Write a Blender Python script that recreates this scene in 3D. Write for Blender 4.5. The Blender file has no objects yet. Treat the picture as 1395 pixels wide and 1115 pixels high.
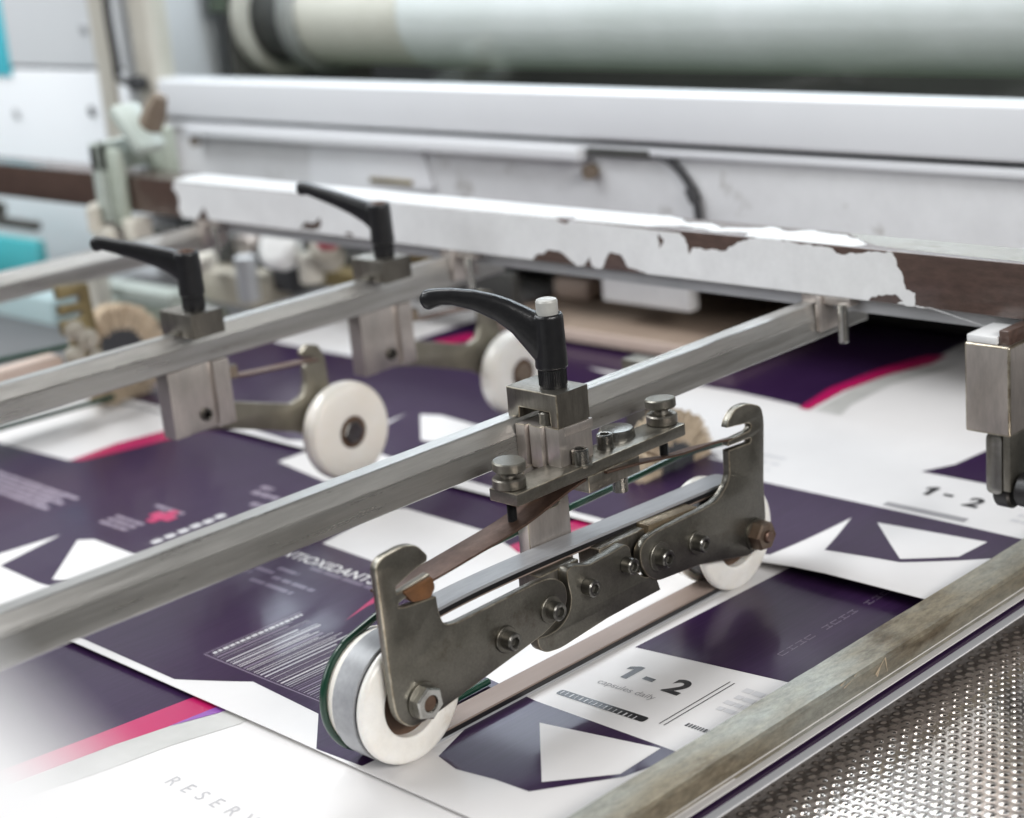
import bpy, bmesh, math, random
import numpy as np
from mathutils import Vector, Matrix
from mathutils.geometry import tessellate_polygon

random.seed(7)
S = 0.001                       # all dimensions below are millimetres
scene = bpy.context.scene
C = scene.collection

# ------------------------------------------------------------------ camera
CAM = Vector((456.316, -370.091, 306.610))
RIGHT = Vector((0.7067264, 0.7020215, -0.0877705))
DOWN = Vector((0.1447684, -0.2649301, -0.9533384))
FWD = Vector((-0.6925171, 0.6610430, -0.2888636))
FPX, CX, CY = 2426.85, 697.5, 557.5
cam_data = bpy.data.cameras.new('camera')
cam = bpy.data.objects.new('camera', cam_data)
C.objects.link(cam)
cam.matrix_world = Matrix(((RIGHT.x, -DOWN.x, -FWD.x, CAM.x * S),
                           (RIGHT.y, -DOWN.y, -FWD.y, CAM.y * S),
                           (RIGHT.z, -DOWN.z, -FWD.z, CAM.z * S),
                           (0, 0, 0, 1)))
cam_data.sensor_fit = 'HORIZONTAL'
cam_data.sensor_width = 36.0
cam_data.lens = FPX / 1395.0 * 36.0
cam_data.clip_start = 0.01
cam_data.clip_end = 50.0
cam_data.dof.use_dof = True
cam_data.dof.focus_distance = 0.688
cam_data.dof.aperture_fstop = 7.6
cam_data.dof.aperture_blades = 0
scene.camera = cam

# ------------------------------------------------------------------ world and lamps
world = bpy.data.worlds.new('World')
scene.world = world
world.use_nodes = True
bg = world.node_tree.nodes['Background']
bg.inputs['Color'].default_value = (0.93, 0.96, 1.0, 1)
bg.inputs['Strength'].default_value = 0.045

def area_lamp(name, loc, target, sx, sy, power, color=(1, 1, 1)):
    d = bpy.data.lights.new(name, 'AREA')
    d.shape = 'RECTANGLE'; d.size = sx * S; d.size_y = sy * S
    d.energy = power; d.color = color
    o = bpy.data.objects.new(name, d); C.objects.link(o)
    o.location = Vector(loc) * S
    v = (Vector(target) - Vector(loc)).normalized()
    o.rotation_euler = v.to_track_quat('-Z', 'Y').to_euler()
    return o
area_lamp('ceiling_or_fill_lamp', (-900, 200, 1900), (-400, 250, 0), 2200, 420, 34, (0.97, 0.985, 1.0))
area_lamp('ceiling_or_fill_lamp', (-1900, -400, 1900), (-900, 400, 120), 1800, 400, 58, (0.93, 0.97, 1.0))
area_lamp('hall_window', (-1300, -2300, 1500), (-500, 350, 80), 2200, 1100, 48, (0.95, 0.98, 1.0))
area_lamp('ceiling_or_fill_lamp', (1800, -200, 1000), (-300, 250, 0), 1400, 420, 46, (1.0, 0.985, 0.965))  # low fill lamp added to brighten the right-facing sides, not a ceiling fitting
area_lamp('press_lamp', (-420, 508, 338), (-420, 440, 250), 820, 46, 1.7, (0.80, 0.89, 1.0))

scene.view_settings.view_transform = 'Standard'
scene.view_settings.look = 'None'
scene.view_settings.exposure = -0.34
scene.view_settings.gamma = 1.0
scene.cycles.use_denoising = True
scene.cycles.max_bounces = 8

# ------------------------------------------------------------------ measuring help
def ray(px, py):
    return RIGHT * ((px - CX) / FPX) + DOWN * ((py - CY) / FPX) + FWD
def at(px, py, **k):
    """world point in mm on the plane x, y or z = value that was measured at a photograph pixel"""
    a, v = list(k.items())[0]; i = 'xyz'.index(a)
    d = ray(px, py)
    return CAM + d * ((v - CAM[i]) / d[i])
def atd(px, py, depth):
    return CAM + ray(px, py) * depth

# ------------------------------------------------------------------ materials
M = {}
def mat(name, base, rough=0.5, metal=0.0, var=None, vscale=60, stretch=(1, 1, 1), vdetail=5, vlo=0.35, vhi=0.7,
        stain=None, sscale=20, slo=0.55, shi=0.65, bump=0.0, bscale=400, rvar=0.0, coat=0.0, coat_rough=0.1,
        spec=0.5, sss=0.0, fine=0.0, fscale=900):
    m = bpy.data.materials.new(name); m.use_nodes = True
    nt = m.node_tree; N = nt.nodes; Lk = nt.links
    b = N['Principled BSDF']
    b.inputs['Base Color'].default_value = (*base, 1)
    b.inputs['Roughness'].default_value = rough
    b.inputs['Metallic'].default_value = metal
    b.inputs['Specular IOR Level'].default_value = spec
    if coat:
        b.inputs['Coat Weight'].default_value = coat
        b.inputs['Coat Roughness'].default_value = coat_rough
    if sss:
        b.inputs['Subsurface Weight'].default_value = sss
        b.inputs['Subsurface Radius'].default_value = (0.004, 0.003, 0.002)
        b.inputs['Subsurface Scale'].default_value = 1.0
    tc = N.new('ShaderNodeTexCoord'); mp = N.new('ShaderNodeMapping')
    mp.inputs['Scale'].default_value = stretch
    Lk.new(tc.outputs['Object'], mp.inputs['Vector'])
    def noise(scale, detail=5, r=0.6):
        n = N.new('ShaderNodeTexNoise'); n.inputs['Scale'].default_value = scale
        n.inputs['Detail'].default_value = detail; n.inputs['Roughness'].default_value = r
        Lk.new(mp.outputs['Vector'], n.inputs['Vector']); return n
    def ramp(src, lo, hi):
        r = N.new('ShaderNodeMapRange'); r.inputs['From Min'].default_value = lo; r.inputs['From Max'].default_value = hi
        Lk.new(src, r.inputs['Value']); return r.outputs['Result']
    def mix(fac, a, c):
        x = N.new('ShaderNodeMix'); x.data_type = 'RGBA'
        Lk.new(fac, x.inputs['Factor'])
        for v, s in ((a, x.inputs['A']), (c, x.inputs['B'])):
            if isinstance(v, tuple): s.default_value = (*v, 1)
            else: Lk.new(v, s)
        return x.outputs['Result']
    col = base
    if var:
        n1 = noise(vscale, vdetail)
        f = ramp(n1.outputs['Fac'], vlo, vhi)
        col = mix(f, base, var)
        if rvar:
            r = N.new('ShaderNodeMath'); r.operation = 'MULTIPLY_ADD'
            r.inputs[1].default_value = rvar; r.inputs[2].default_value = rough
            Lk.new(f, r.inputs[0]); Lk.new(r.outputs[0], b.inputs['Roughness'])
    if stain:
        n2 = noise(sscale, 8, 0.68)
        col = mix(ramp(n2.outputs['Fac'], slo, shi), col, stain)
    if fine:
        n4 = noise(fscale, 6, 0.75)
        f4 = ramp(n4.outputs['Fac'], 0.36, 0.64)
        x4 = N.new('ShaderNodeMix'); x4.data_type = 'RGBA'; x4.blend_type = 'MULTIPLY'; x4.inputs['Factor'].default_value = 1.0
        g4 = N.new('ShaderNodeMapRange'); g4.inputs['To Min'].default_value = 1 - fine; g4.inputs['To Max'].default_value = 1 + fine * 0.35
        Lk.new(f4, g4.inputs['Value'])
        if isinstance(col, tuple): x4.inputs['A'].default_value = (*col, 1)
        else: Lk.new(col, x4.inputs['A'])
        Lk.new(g4.outputs['Result'], x4.inputs['B'])
        col = x4.outputs['Result']
    if not isinstance(col, tuple): Lk.new(col, b.inputs['Base Color'])
    if bump:
        n3 = noise(bscale, 4)
        bp = N.new('ShaderNodeBump'); bp.inputs['Strength'].default_value = bump; bp.inputs['Distance'].default_value = 0.0004
        Lk.new(n3.outputs['Fac'], bp.inputs['Height']); Lk.new(bp.outputs['Normal'], b.inputs['Normal'])
    M[name] = m
    return m

mat('rail_metal', (0.47, 0.46, 0.44), 0.27, 0.82, var=(0.53, 0.52, 0.50), vscale=260, stretch=(1, 0.05, 1), stain=(0.30, 0.28, 0.25), sscale=90, slo=0.56, shi=0.80, bump=0.22, bscale=900, rvar=0.12, fine=0.10, fscale=1200)
mat('post_metal', (0.47, 0.43, 0.40), 0.32, 0.8, var=(0.60, 0.54, 0.50), vscale=60, stretch=(1, 1, 0.2), stain=(0.16, 0.12, 0.10), sscale=40, slo=0.6, shi=0.75, bump=0.2, bscale=600, rvar=0.1, fine=0.12, fscale=600)
mat('plate_steel', (0.185, 0.175, 0.15), 0.33, 0.9, var=(0.245, 0.232, 0.20), vscale=70, stain=(0.09, 0.068, 0.048), sscale=40, slo=0.58, shi=0.78, bump=0.22, bscale=900, rvar=0.12, fine=0.16, fscale=900)
mat('block_steel', (0.19, 0.175, 0.15), 0.32, 0.92, var=(0.30, 0.28, 0.245), vscale=110, stretch=(1, 1, 0.25), stain=(0.09, 0.07, 0.05), sscale=50, slo=0.58, shi=0.72, bump=0.25, bscale=800, rvar=0.1, fine=0.15, fscale=900)
mat('edge_brass', (0.34, 0.27, 0.18), 0.42, 0.8, var=(0.22, 0.17, 0.11), vscale=80, fine=0.25, fscale=500)
mat('arm_zinc', (0.27, 0.25, 0.205), 0.38, 0.75, var=(0.21, 0.19, 0.15), vscale=60, bump=0.15, bscale=600)
mat('edge_worn', (0.52, 0.47, 0.38), 0.33, 0.9, var=(0.28, 0.24, 0.18), vscale=180, vlo=0.4, vhi=0.62)
mat('screw_steel', (0.30, 0.295, 0.28), 0.27, 0.95, var=(0.20, 0.19, 0.17), vscale=200)
mat('screw_mid', (0.17, 0.165, 0.15), 0.28, 0.92, var=(0.26, 0.25, 0.23), vscale=200)
mat('dark_screw', (0.07, 0.065, 0.06), 0.32, 0.9, var=(0.15, 0.14, 0.12), vscale=200)
mat('thread_black', (0.012, 0.012, 0.013), 0.45, 0.3)
mat('nut_bright', (0.60, 0.60, 0.57), 0.22, 0.95, var=(0.42, 0.41, 0.38), vscale=200)
mat('bare_top', (0.46, 0.44, 0.40), 0.26, 0.85, var=(0.56, 0.55, 0.52), vscale=60, stain=(0.16, 0.11, 0.08), sscale=70, slo=0.6, shi=0.72, fine=0.2, fscale=500)
mat('nut_rust', (0.20, 0.155, 0.12), 0.5, 0.7, var=(0.12, 0.07, 0.045), vscale=150)
mat('nylon', (0.89, 0.87, 0.83), 0.34, 0, var=(0.83, 0.79, 0.72), vscale=45, stain=(0.46, 0.36, 0.25), sscale=42, slo=0.61, shi=0.85, sss=0.12, bump=0.08, bscale=500, fine=0.05, fscale=300, coat=0.35, coat_rough=0.2)
mat('nylon_cream', (0.92, 0.88, 0.81), 0.3, 0, var=(0.88, 0.82, 0.73), vscale=45, sss=0.12, bump=0.06, bscale=400, coat=0.35, coat_rough=0.2)
mat('hub_brown', (0.10, 0.06, 0.04), 0.5, 0.4, var=(0.16, 0.10, 0.07), vscale=120)
mat('belt_grey', (0.29, 0.295, 0.31), 0.36, 0, var=(0.37, 0.375, 0.39), vscale=50, stretch=(1, 0.15, 1), stain=(0.16, 0.15, 0.14), sscale=40, slo=0.6, shi=0.8, fine=0.1, fscale=400)
mat('belt_brown', (0.20, 0.15, 0.125), 0.45, 0, var=(0.29, 0.23, 0.20), vscale=50, stretch=(1, 0.1, 1))
mat('belt_black', (0.012, 0.011, 0.012), 0.4)
mat('belt_green', (0.004, 0.032, 0.017), 0.3, 0, var=(0.005, 0.045, 0.024), vscale=120, coat=0.3)
mat('spring_copper', (0.20, 0.125, 0.095), 0.36, 0.75, var=(0.12, 0.075, 0.058), vscale=70, stretch=(1, 0.4, 1), stain=(0.27, 0.12, 0.05), sscale=45, slo=0.6, shi=0.75, rvar=0.15, fine=0.25, fscale=500)
mat('spring_rust', (0.24, 0.11, 0.045), 0.5, 0.5, var=(0.12, 0.06, 0.03), vscale=150)
mat('black_plastic', (0.010, 0.010, 0.011), 0.30, 0, var=(0.015, 0.015, 0.016), vscale=300, bump=0.22, bscale=900, spec=0.5)
mat('button_grey', (0.48, 0.48, 0.45), 0.35, 0.1, var=(0.40, 0.39, 0.37), vscale=200)
mat('paper_white', (0.735, 0.715, 0.705), 0.42, 0, var=(0.70, 0.68, 0.672), vscale=20, coat=0.12, coat_rough=0.25)
mat('ink_purple', (0.025, 0.009, 0.040), 0.30, 0, var=(0.034, 0.014, 0.052), vscale=700, stretch=(1, 0.05, 1), vdetail=2, coat=0.18, coat_rough=0.08, spec=0.2, bump=0.10, bscale=900, fine=0.12, fscale=1500)
mat('ink_black', (0.012, 0.011, 0.014), 0.3, 0, coat=0.3, coat_rough=0.16)
mat('ink_pink', (0.44, 0.008, 0.10), 0.30, 0, coat=0.35, coat_rough=0.16)
mat('ink_violet', (0.26, 0.09, 0.38), 0.3, 0, coat=0.3, coat_rough=0.16)
mat('ink_grey', (0.40, 0.40, 0.38), 0.35, 0, var=(0.62, 0.61, 0.59), vscale=12, coat=0.2)
mat('ink_lightgrey', (0.60, 0.59, 0.60), 0.35, 0, coat=0.2)
mat('ink_softgrey', (0.46, 0.45, 0.46), 0.35, 0, coat=0.2)
mat('ink_lilac', (0.26, 0.215, 0.28), 0.32, 0, coat=0.3, coat_rough=0.16)
mat('ink_dim_lilac', (0.11, 0.08, 0.135), 0.32, 0, coat=0.3, coat_rough=0.16)
mat('ink_midgrey', (0.30, 0.29, 0.30), 0.35, 0, coat=0.2)
mat('paint_white', (0.76, 0.765, 0.765), 0.32, 0, var=(0.70, 0.70, 0.70), vscale=25, coat=0.2, coat_rough=0.2, stain=(0.42, 0.37, 0.31), sscale=30, slo=0.70, shi=0.86, fine=0.06, fscale=120)
mat('primer_brown', (0.075, 0.045, 0.036), 0.36, 0.1, var=(0.11, 0.068, 0.054), vscale=50, stretch=(0.3, 1, 1), stain=(0.16, 0.13, 0.11), sscale=60, slo=0.62, shi=0.8, coat=0.7, coat_rough=0.18, bump=0.15, bscale=500, fine=0.3, fscale=400)
mat('flange_grey', (0.48, 0.49, 0.50), 0.4, 0.2, var=(0.40, 0.41, 0.42), vscale=30)
mat('panel_white', (0.66, 0.665, 0.675), 0.35, 0, var=(0.62, 0.62, 0.63), vscale=8, stain=(0.25, 0.23, 0.21), sscale=34, slo=0.61, shi=0.72, coat=0.15, fine=0.06, fscale=40)
mat('panel_clean', (0.72, 0.73, 0.75), 0.35, 0, var=(0.68, 0.69, 0.71), vscale=6, coat=0.15)
mat('cabinet_white', (0.90, 0.92, 0.94), 0.35, 0, var=(0.87, 0.89, 0.92), vscale=6, coat=0.15)
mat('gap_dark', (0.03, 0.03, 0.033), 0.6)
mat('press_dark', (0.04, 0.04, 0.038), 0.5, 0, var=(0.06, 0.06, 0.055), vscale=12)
mat('press_green', (0.075, 0.10, 0.065), 0.5, 0, var=(0.11, 0.15, 0.09), vscale=10)
mat('roller_chrome', (0.70, 0.705, 0.69), 0.30, 0.0, coat=0.6, coat_rough=0.12, var=(0.58, 0.60, 0.57), vscale=9)
mat('roller_dark', (0.07, 0.067, 0.06), 0.5, 0.2, var=(0.10, 0.095, 0.085), vscale=10)
mat('roller_end', (0.25, 0.25, 0.24), 0.45, 0.4, var=(0.33, 0.33, 0.31), vscale=10)
mat('cream_paint', (0.62, 0.59, 0.52), 0.4, 0, var=(0.55, 0.52, 0.45), vscale=20)
mat('green_grey_paint', (0.40, 0.44, 0.38), 0.45, 0, var=(0.33, 0.36, 0.29), vscale=30, stain=(0.2, 0.17, 0.12), sscale=30, slo=0.6, shi=0.75)
mat('sage_paint', (0.46, 0.51, 0.47), 0.4, 0, var=(0.40, 0.44, 0.40), vscale=30)
mat('knob_brown', (0.16, 0.12, 0.09), 0.5, 0.2, var=(0.24, 0.19, 0.14), vscale=60)
mat('teal_paint', (0.10, 0.46, 0.50), 0.4, 0, var=(0.08, 0.50, 0.54), vscale=10)
mat('cyan_sticker', (0.10, 0.62, 0.74), 0.4)
mat('pale_teal', (0.46, 0.60, 0.62), 0.35, 0, var=(0.52, 0.65, 0.66), vscale=8)
mat('wood_tan', (0.40, 0.31, 0.245), 0.5, 0, var=(0.33, 0.25, 0.195), vscale=14, stretch=(1, 0.2, 1), stain=(0.16, 0.11, 0.08), sscale=22, slo=0.68, shi=0.78, fine=0.15, fscale=150)
mat('wood_edge', (0.62, 0.50, 0.43), 0.5, 0, var=(0.55, 0.43, 0.36), vscale=40)
mat('bristle_tan', (0.66, 0.55, 0.41), 0.7, 0, var=(0.46, 0.36, 0.25), vscale=200)
mat('brush_hub', (0.055, 0.057, 0.062), 0.5)
mat('brass_dull', (0.30, 0.24, 0.12), 0.4, 0.6, var=(0.22, 0.17, 0.08), vscale=60)
mat('beige_cast', (0.40, 0.37, 0.31), 0.45, 0, var=(0.33, 0.30, 0.24), vscale=30)
mat('lamp_white', (0.92, 0.92, 0.90), 0.15, 0.0, coat=1.0, coat_rough=0.05)
mat('red_plastic', (0.38, 0.05, 0.07), 0.4)
mat('galvanised', (0.36, 0.365, 0.325), 0.42, 0.55, var=(0.27, 0.235, 0.17), vscale=28, vlo=0.42, vhi=0.62, stretch=(1, 0.3, 1), stain=(0.10, 0.072, 0.045), sscale=40, slo=0.57, shi=0.70, bump=0.35, bscale=450, rvar=0.12, fine=0.35, fscale=450)
mat('scratch_bright', (0.72, 0.60, 0.44), 0.4, 0.6)
mat('dimple_metal', (0.74, 0.69, 0.64), 0.12, 1.0, var=(0.60, 0.53, 0.48), vscale=30, rvar=0.08, fine=0.15, fscale=300)
mat('table_grey', (0.10, 0.10, 0.105), 0.5, 0, var=(0.14, 0.14, 0.14), vscale=10)
g = bpy.data.materials.new('window_glass'); g.use_nodes = True
nt = g.node_tree; nt.nodes.remove(nt.nodes['Principled BSDF'])
tr = nt.nodes.new('ShaderNodeBsdfTransparent'); tr.inputs['Color'].default_value = (0.985, 0.995, 0.99, 1)
gl = nt.nodes.new('ShaderNodeBsdfGlossy'); gl.inputs['Roughness'].default_value = 0.05
lw = nt.nodes.new('ShaderNodeLayerWeight'); lw.inputs['Blend'].default_value = 0.5
fr = nt.nodes.new('ShaderNodeMapRange'); fr.inputs['From Min'].default_value = 0.0; fr.inputs['To Min'].default_value = 0.03; fr.inputs['To Max'].default_value = 0.16
nt.links.new(lw.outputs['Facing'], fr.inputs['Value'])
mx = nt.nodes.new('ShaderNodeMixShader')
nt.links.new(fr.outputs[0], mx.inputs[0]); nt.links.new(tr.outputs[0], mx.inputs[1]); nt.links.new(gl.outputs[0], mx.inputs[2])
nt.links.new(mx.outputs[0], nt.nodes['Material Output'].inputs['Surface'])
M['window_glass'] = g

# ------------------------------------------------------------------ mesh help
class MB:
    def __init__(s): s.v = []; s.f = []; s.sm = []
    def add(s, v, f, smooth=False):
        o = len(s.v); s.v += [tuple(p) for p in v]
        for q in f: s.f.append([i + o for i in q]); s.sm.append(smooth)
        return s

def box(mb, lo, hi, bevel=0.0, rot=None, seg=2):
    bm = bmesh.new(); bmesh.ops.create_cube(bm, size=1)
    c = [(a + b) / 2 for a, b in zip(lo, hi)]; d = [b - a for a, b in zip(lo, hi)]
    for v in bm.verts: v.co = Vector((v.co.x * d[0], v.co.y * d[1], v.co.z * d[2]))
    if bevel: bmesh.ops.bevel(bm, geom=bm.edges[:], offset=bevel, segments=seg, affect='EDGES', profile=0.5)
    bm.verts.index_update()
    R = rot if rot else Matrix.Identity(3)
    mb.add([Vector(c) + R @ v.co for v in bm.verts], [[v.index for v in f.verts] for f in bm.faces])
    bm.free(); return mb

def basis(axis):
    a = Vector(axis).normalized()
    t = Vector((0, 0, 1)) if abs(a.z) < 0.9 else Vector((0, 1, 0))
    u = t.cross(a).normalized(); w = a.cross(u)
    return a, u, w

def lathe(mb, prof, origin, axis=(1, 0, 0), n=48, closed=False, tw=0.0, smooth=True):
    """prof: (r, h) or (r, h, 'hex') rings from start to end; capped where r == 0"""
    a, u, w = basis(axis); O = Vector(origin); vs = []; fs = []; rings = []
    for p in prof:
        r, h = p[0], p[1]
        if r <= 1e-6:
            rings.append([len(vs)]); vs.append(O + a * h); continue
        ids = []
        for k in range(n):
            t = 2 * math.pi * k / n; rr = r
            if len(p) > 2:
                tt = (t + tw) % (math.pi / 3) - math.pi / 6; rr = r / math.cos(tt)
            ids.append(len(vs)); vs.append(O + a * h + (u * math.cos(t) + w * math.sin(t)) * rr)
        rings.append(ids)
    pairs = list(zip(rings, rings[1:])) + ([(rings[-1], rings[0])] if closed else [])
    for A, B in pairs:
        if len(A) == 1 and len(B) == 1: continue
        for k in range(n):
            k2 = (k + 1) % n
            if len(A) == 1: fs.append([A[0], B[k2], B[k]])
            elif len(B) == 1: fs.append([A[k], A[k2], B[0]])
            else: fs.append([A[k], A[k2], B[k2], B[k]])
    mb.add(vs, fs, smooth); return mb

def sweep(mb, path, sections, closed=False, smooth=True, cap=True):
    """sections: per path point a list of 3D offsets"""
    vs = []; fs = []; n = len(sections[0])
    for p, sec in zip(path, sections):
        for o in sec: vs.append(Vector(p) + Vector(o))
    m = len(path)
    for i in range(m if closed else m - 1):
        j = (i + 1) % m
        for k in range(n):
            k2 = (k + 1) % n
            fs.append([i * n + k, i * n + k2, j * n + k2, j * n + k])
    if cap and not closed:
        fs.append([k for k in range(n)][::-1]); fs.append([(m - 1) * n + k for k in range(n)])
    mb.add(vs, fs, smooth); return mb

def tube(mb, pts, r, n=12, closed=False):
    P = [Vector(p) for p in pts]; secs = []; m = len(P)
    for i in range(m):
        a = P[(i + 1) % m] - P[i - 1] if closed else P[min(i + 1, m - 1)] - P[max(i - 1, 0)]
        a.normalize()
        ref = Vector((1, 0, 0)) if abs(a.x) < 0.9 else Vector((0, 0, 1))
        u = ref.cross(a).normalized(); w = a.cross(u)
        secs.append([(u * math.cos(2 * math.pi * k / n) + w * math.sin(2 * math.pi * k / n)) * r for k in range(n)])
    return sweep(mb, P, secs, closed)

def spline(pts, n=8):
    P = [Vector(p) for p in pts]; out = []
    for i in range(len(P) - 1):
        p0 = P[max(i - 1, 0)]; p1 = P[i]; p2 = P[i + 1]; p3 = P[min(i + 2, len(P) - 1)]
        for k in range(n):
            t = k / n
            out.append(0.5 * ((2 * p1) + (p2 - p0) * t + (2 * p0 - 5 * p1 + 4 * p2 - p3) * t * t + (3 * p1 - p0 - 3 * p2 + p3) * t ** 3))
    out.append(P[-1]); return out

def rounded(pts, r=1.0, n=4):
    """round the corners of a closed 2D outline; a point may carry its own radius as third value"""
    out = []; m = len(pts)
    for i in range(m):
        p = Vector(pts[i][:2]); a = Vector(pts[i - 1][:2]); b = Vector(pts[(i + 1) % m][:2])
        rr = pts[i][2] if len(pts[i]) > 2 else r
        da = (a - p); db = (b - p)
        d = min(rr, da.length * 0.45, db.length * 0.45)
        if d < 0.02: out.append(p); continue
        q0 = p + da.normalized() * d; q1 = p + db.normalized() * d
        for k in range(n + 1):
            t = k / n; out.append(q0 * (1 - t) ** 2 + p * 2 * t * (1 - t) + q1 * t * t)
    return out

def curve_data(cu):
    ob = bpy.data.objects.new('tmp', cu); C.objects.link(ob)
    dg = bpy.context.evaluated_depsgraph_get(); dg.update()
    me = bpy.data.meshes.new_from_object(ob.evaluated_get(dg))
    v = [Vector(x.co) for x in me.vertices]; f = [list(p.vertices) for p in me.polygons]
    bpy.data.objects.remove(ob); bpy.data.meshes.remove(me); bpy.data.curves.remove(cu)
    return v, f

def plate(mb, outline, lo, hi, axis='x', holes=(), bevel=0.35):
    """flat plate from a 2D outline, thickness lo..hi along the axis, with a small rounded edge"""
    cu = bpy.data.curves.new('tmp', 'CURVE'); cu.dimensions = '2D'; cu.fill_mode = 'BOTH'
    t = hi - lo; bevel = min(bevel, t * 0.45)
    cu.extrude = t / 2 - bevel; cu.bevel_depth = bevel; cu.bevel_resolution = 1; cu.offset = -bevel
    for loop in [outline] + list(holes):
        sp = cu.splines.new('POLY'); sp.points.add(len(loop) - 1); sp.use_cyclic_u = True
        for q, p in zip(sp.points, loop): q.co = (p[0], p[1], 0, 1)
    v, f = curve_data(cu); m = (lo + hi) / 2
    if axis == 'x': v = [Vector((m + p.z, p.x, p.y)) for p in v]
    elif axis == 'y': v = [Vector((p.x, m - p.z, p.y)) for p in v]
    else: v = [Vector((p.x, p.y, m + p.z)) for p in v]
    mb.add(v, f); return mb

def circ(c, r, n=20):
    return [(c[0] + r * math.cos(2 * math.pi * k / n), c[1] + r * math.sin(2 * math.pi * k / n)) for k in range(n)]

def text_data(body, size, bold=0.0):
    cu = bpy.data.curves.new('tmp', 'FONT'); cu.body = body; cu.size = size; cu.offset = bold * size; cu.align_x = 'LEFT'; cu.space_character = 1.0 + bold * 4
    return curve_data(cu)

def finish(me, sharp=35):
    bm = bmesh.new(); bm.from_mesh(me)
    bmesh.ops.remove_doubles(bm, verts=bm.verts[:], dist=1e-7)
    bmesh.ops.recalc_face_normals(bm, faces=bm.faces[:]); bm.to_mesh(me); bm.free()
    me.shade_smooth(); me.set_sharp_from_angle(angle=math.radians(sharp))

def build(name, mb, material, parent=None, recalc=True, sharp=24, edge=None):
    me = bpy.data.meshes.new(name)
    if parent is None:
        a = np.array([list(p) for p in mb.v]); lo = a.min(0); hi = a.max(0)
        org = Vector(((lo[0] + hi[0]) / 2, (lo[1] + hi[1]) / 2, lo[2]))
    else:
        org = Vector(parent['_o'])
    me.from_pydata([(Vector(p) - org) * S for p in mb.v], [], mb.f); me.update()
    if recalc: finish(me, sharp)
    me.materials.append(M[material])
    if edge:
        me.materials.append(M['edge_worn'])
        for q in me.polygons:
            n = [abs(c) for c in q.normal]
            if (edge == 'box' and max(n) < 0.97) or (edge in 'xyz' and 0.2 < n['xyz'.index(edge)] < 0.97): q.material_index = 1
    o = bpy.data.objects.new(name, me); C.objects.link(o)
    if parent is None: o.location = org * S
    else: o.parent = parent
    o['_o'] = tuple(org)
    return o

def thing(name, label, cat, loc, group=None):
    o = bpy.data.objects.new(name, None); C.objects.link(o)
    o.location = Vector(loc) * S; o.empty_display_size = 0.01
    o['_o'] = tuple(loc); o['label'] = label; o['category'] = cat
    if group: o['group'] = group
    return o
def tag(o, label=None, cat=None, group=None, kind=None):
    if label: o['label'] = label
    if cat: o['category'] = cat
    if group: o['group'] = group
    if kind: o['kind'] = kind
    return o

# ================================================================== the feed table and the printed sheets
tb = MB(); box(tb, (-900, -420, -40), (96, 900, -8))
tag(build('feed_table', tb, 'table_grey'), kind='structure')

def smooth01(t):
    t = max(0.0, min(1.0, t)); return t * t * (3 - 2 * t)
def z_low(x, y): return -1.7
def z_mid(x, y):
    e = max(0.0, 1 - (y + 16) / 22.0)
    return -0.25 + 0.8 * e * e * (0.35 + 0.65 * smooth01((-x - 10) / 60)) + 0.25 * math.sin(x * 0.021) * smooth01((-x - 60) / 80)
Y3 = 213.0
def z_top(x, y):
    e = max(0.0, 1 - (y - Y3) / 60.0)
    lift = 1.2 + 3.6 * smooth01((x + 30) / 60)
    far = 2.2 * smooth01((y - 300) / 160) * smooth01((-x - 40) / 120)
    return 0.75 + lift * e * e + far + 0.25 * math.sin(x * 0.03 + 1)

def sheet(name, label, x0, x1, y0, y1, zf, nx=44, ny=48):
    mb = MB(); vs = []; fs = []
    for lay in (0, -0.28):
        for j in range(ny + 1):
            t = (j / ny) ** 1.6
            for i in range(nx + 1):
                x = x0 + (x1 - x0) * i / nx; y = y0 + (y1 - y0) * t
                vs.append((x, y, zf(x, y) + lay))
    n = (nx + 1) * (ny + 1); w = nx + 1
    for j in range(ny):
        for i in range(nx):
            a = j * w + i; fs.append([a, a + 1, a + 1 + w, a + w]); fs.append([n + a, n + a + w, n + a + 1 + w, n + a + 1])
    for i in range(nx):
        a = i; fs.append([a, n + a, n + a + 1, a + 1]); a = ny * w + i; fs.append([a, a + 1, n + a + 1, n + a])
    for j in range(ny):
        a = j * w; fs.append([a, a + w, n + a + w, n + a]); a = j * w + nx; fs.append([a, n + a, n + a + w, a + w])
    mb.add(vs, fs)
    o = build(name, mb, 'paper_white')
    tag(o, label, 'printed sheet', 'printed sheets overlapping on the feed table'); o['zf'] = 0
    SHEETZ[o.name] = zf
    return o
SHEETZ = {}

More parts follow.
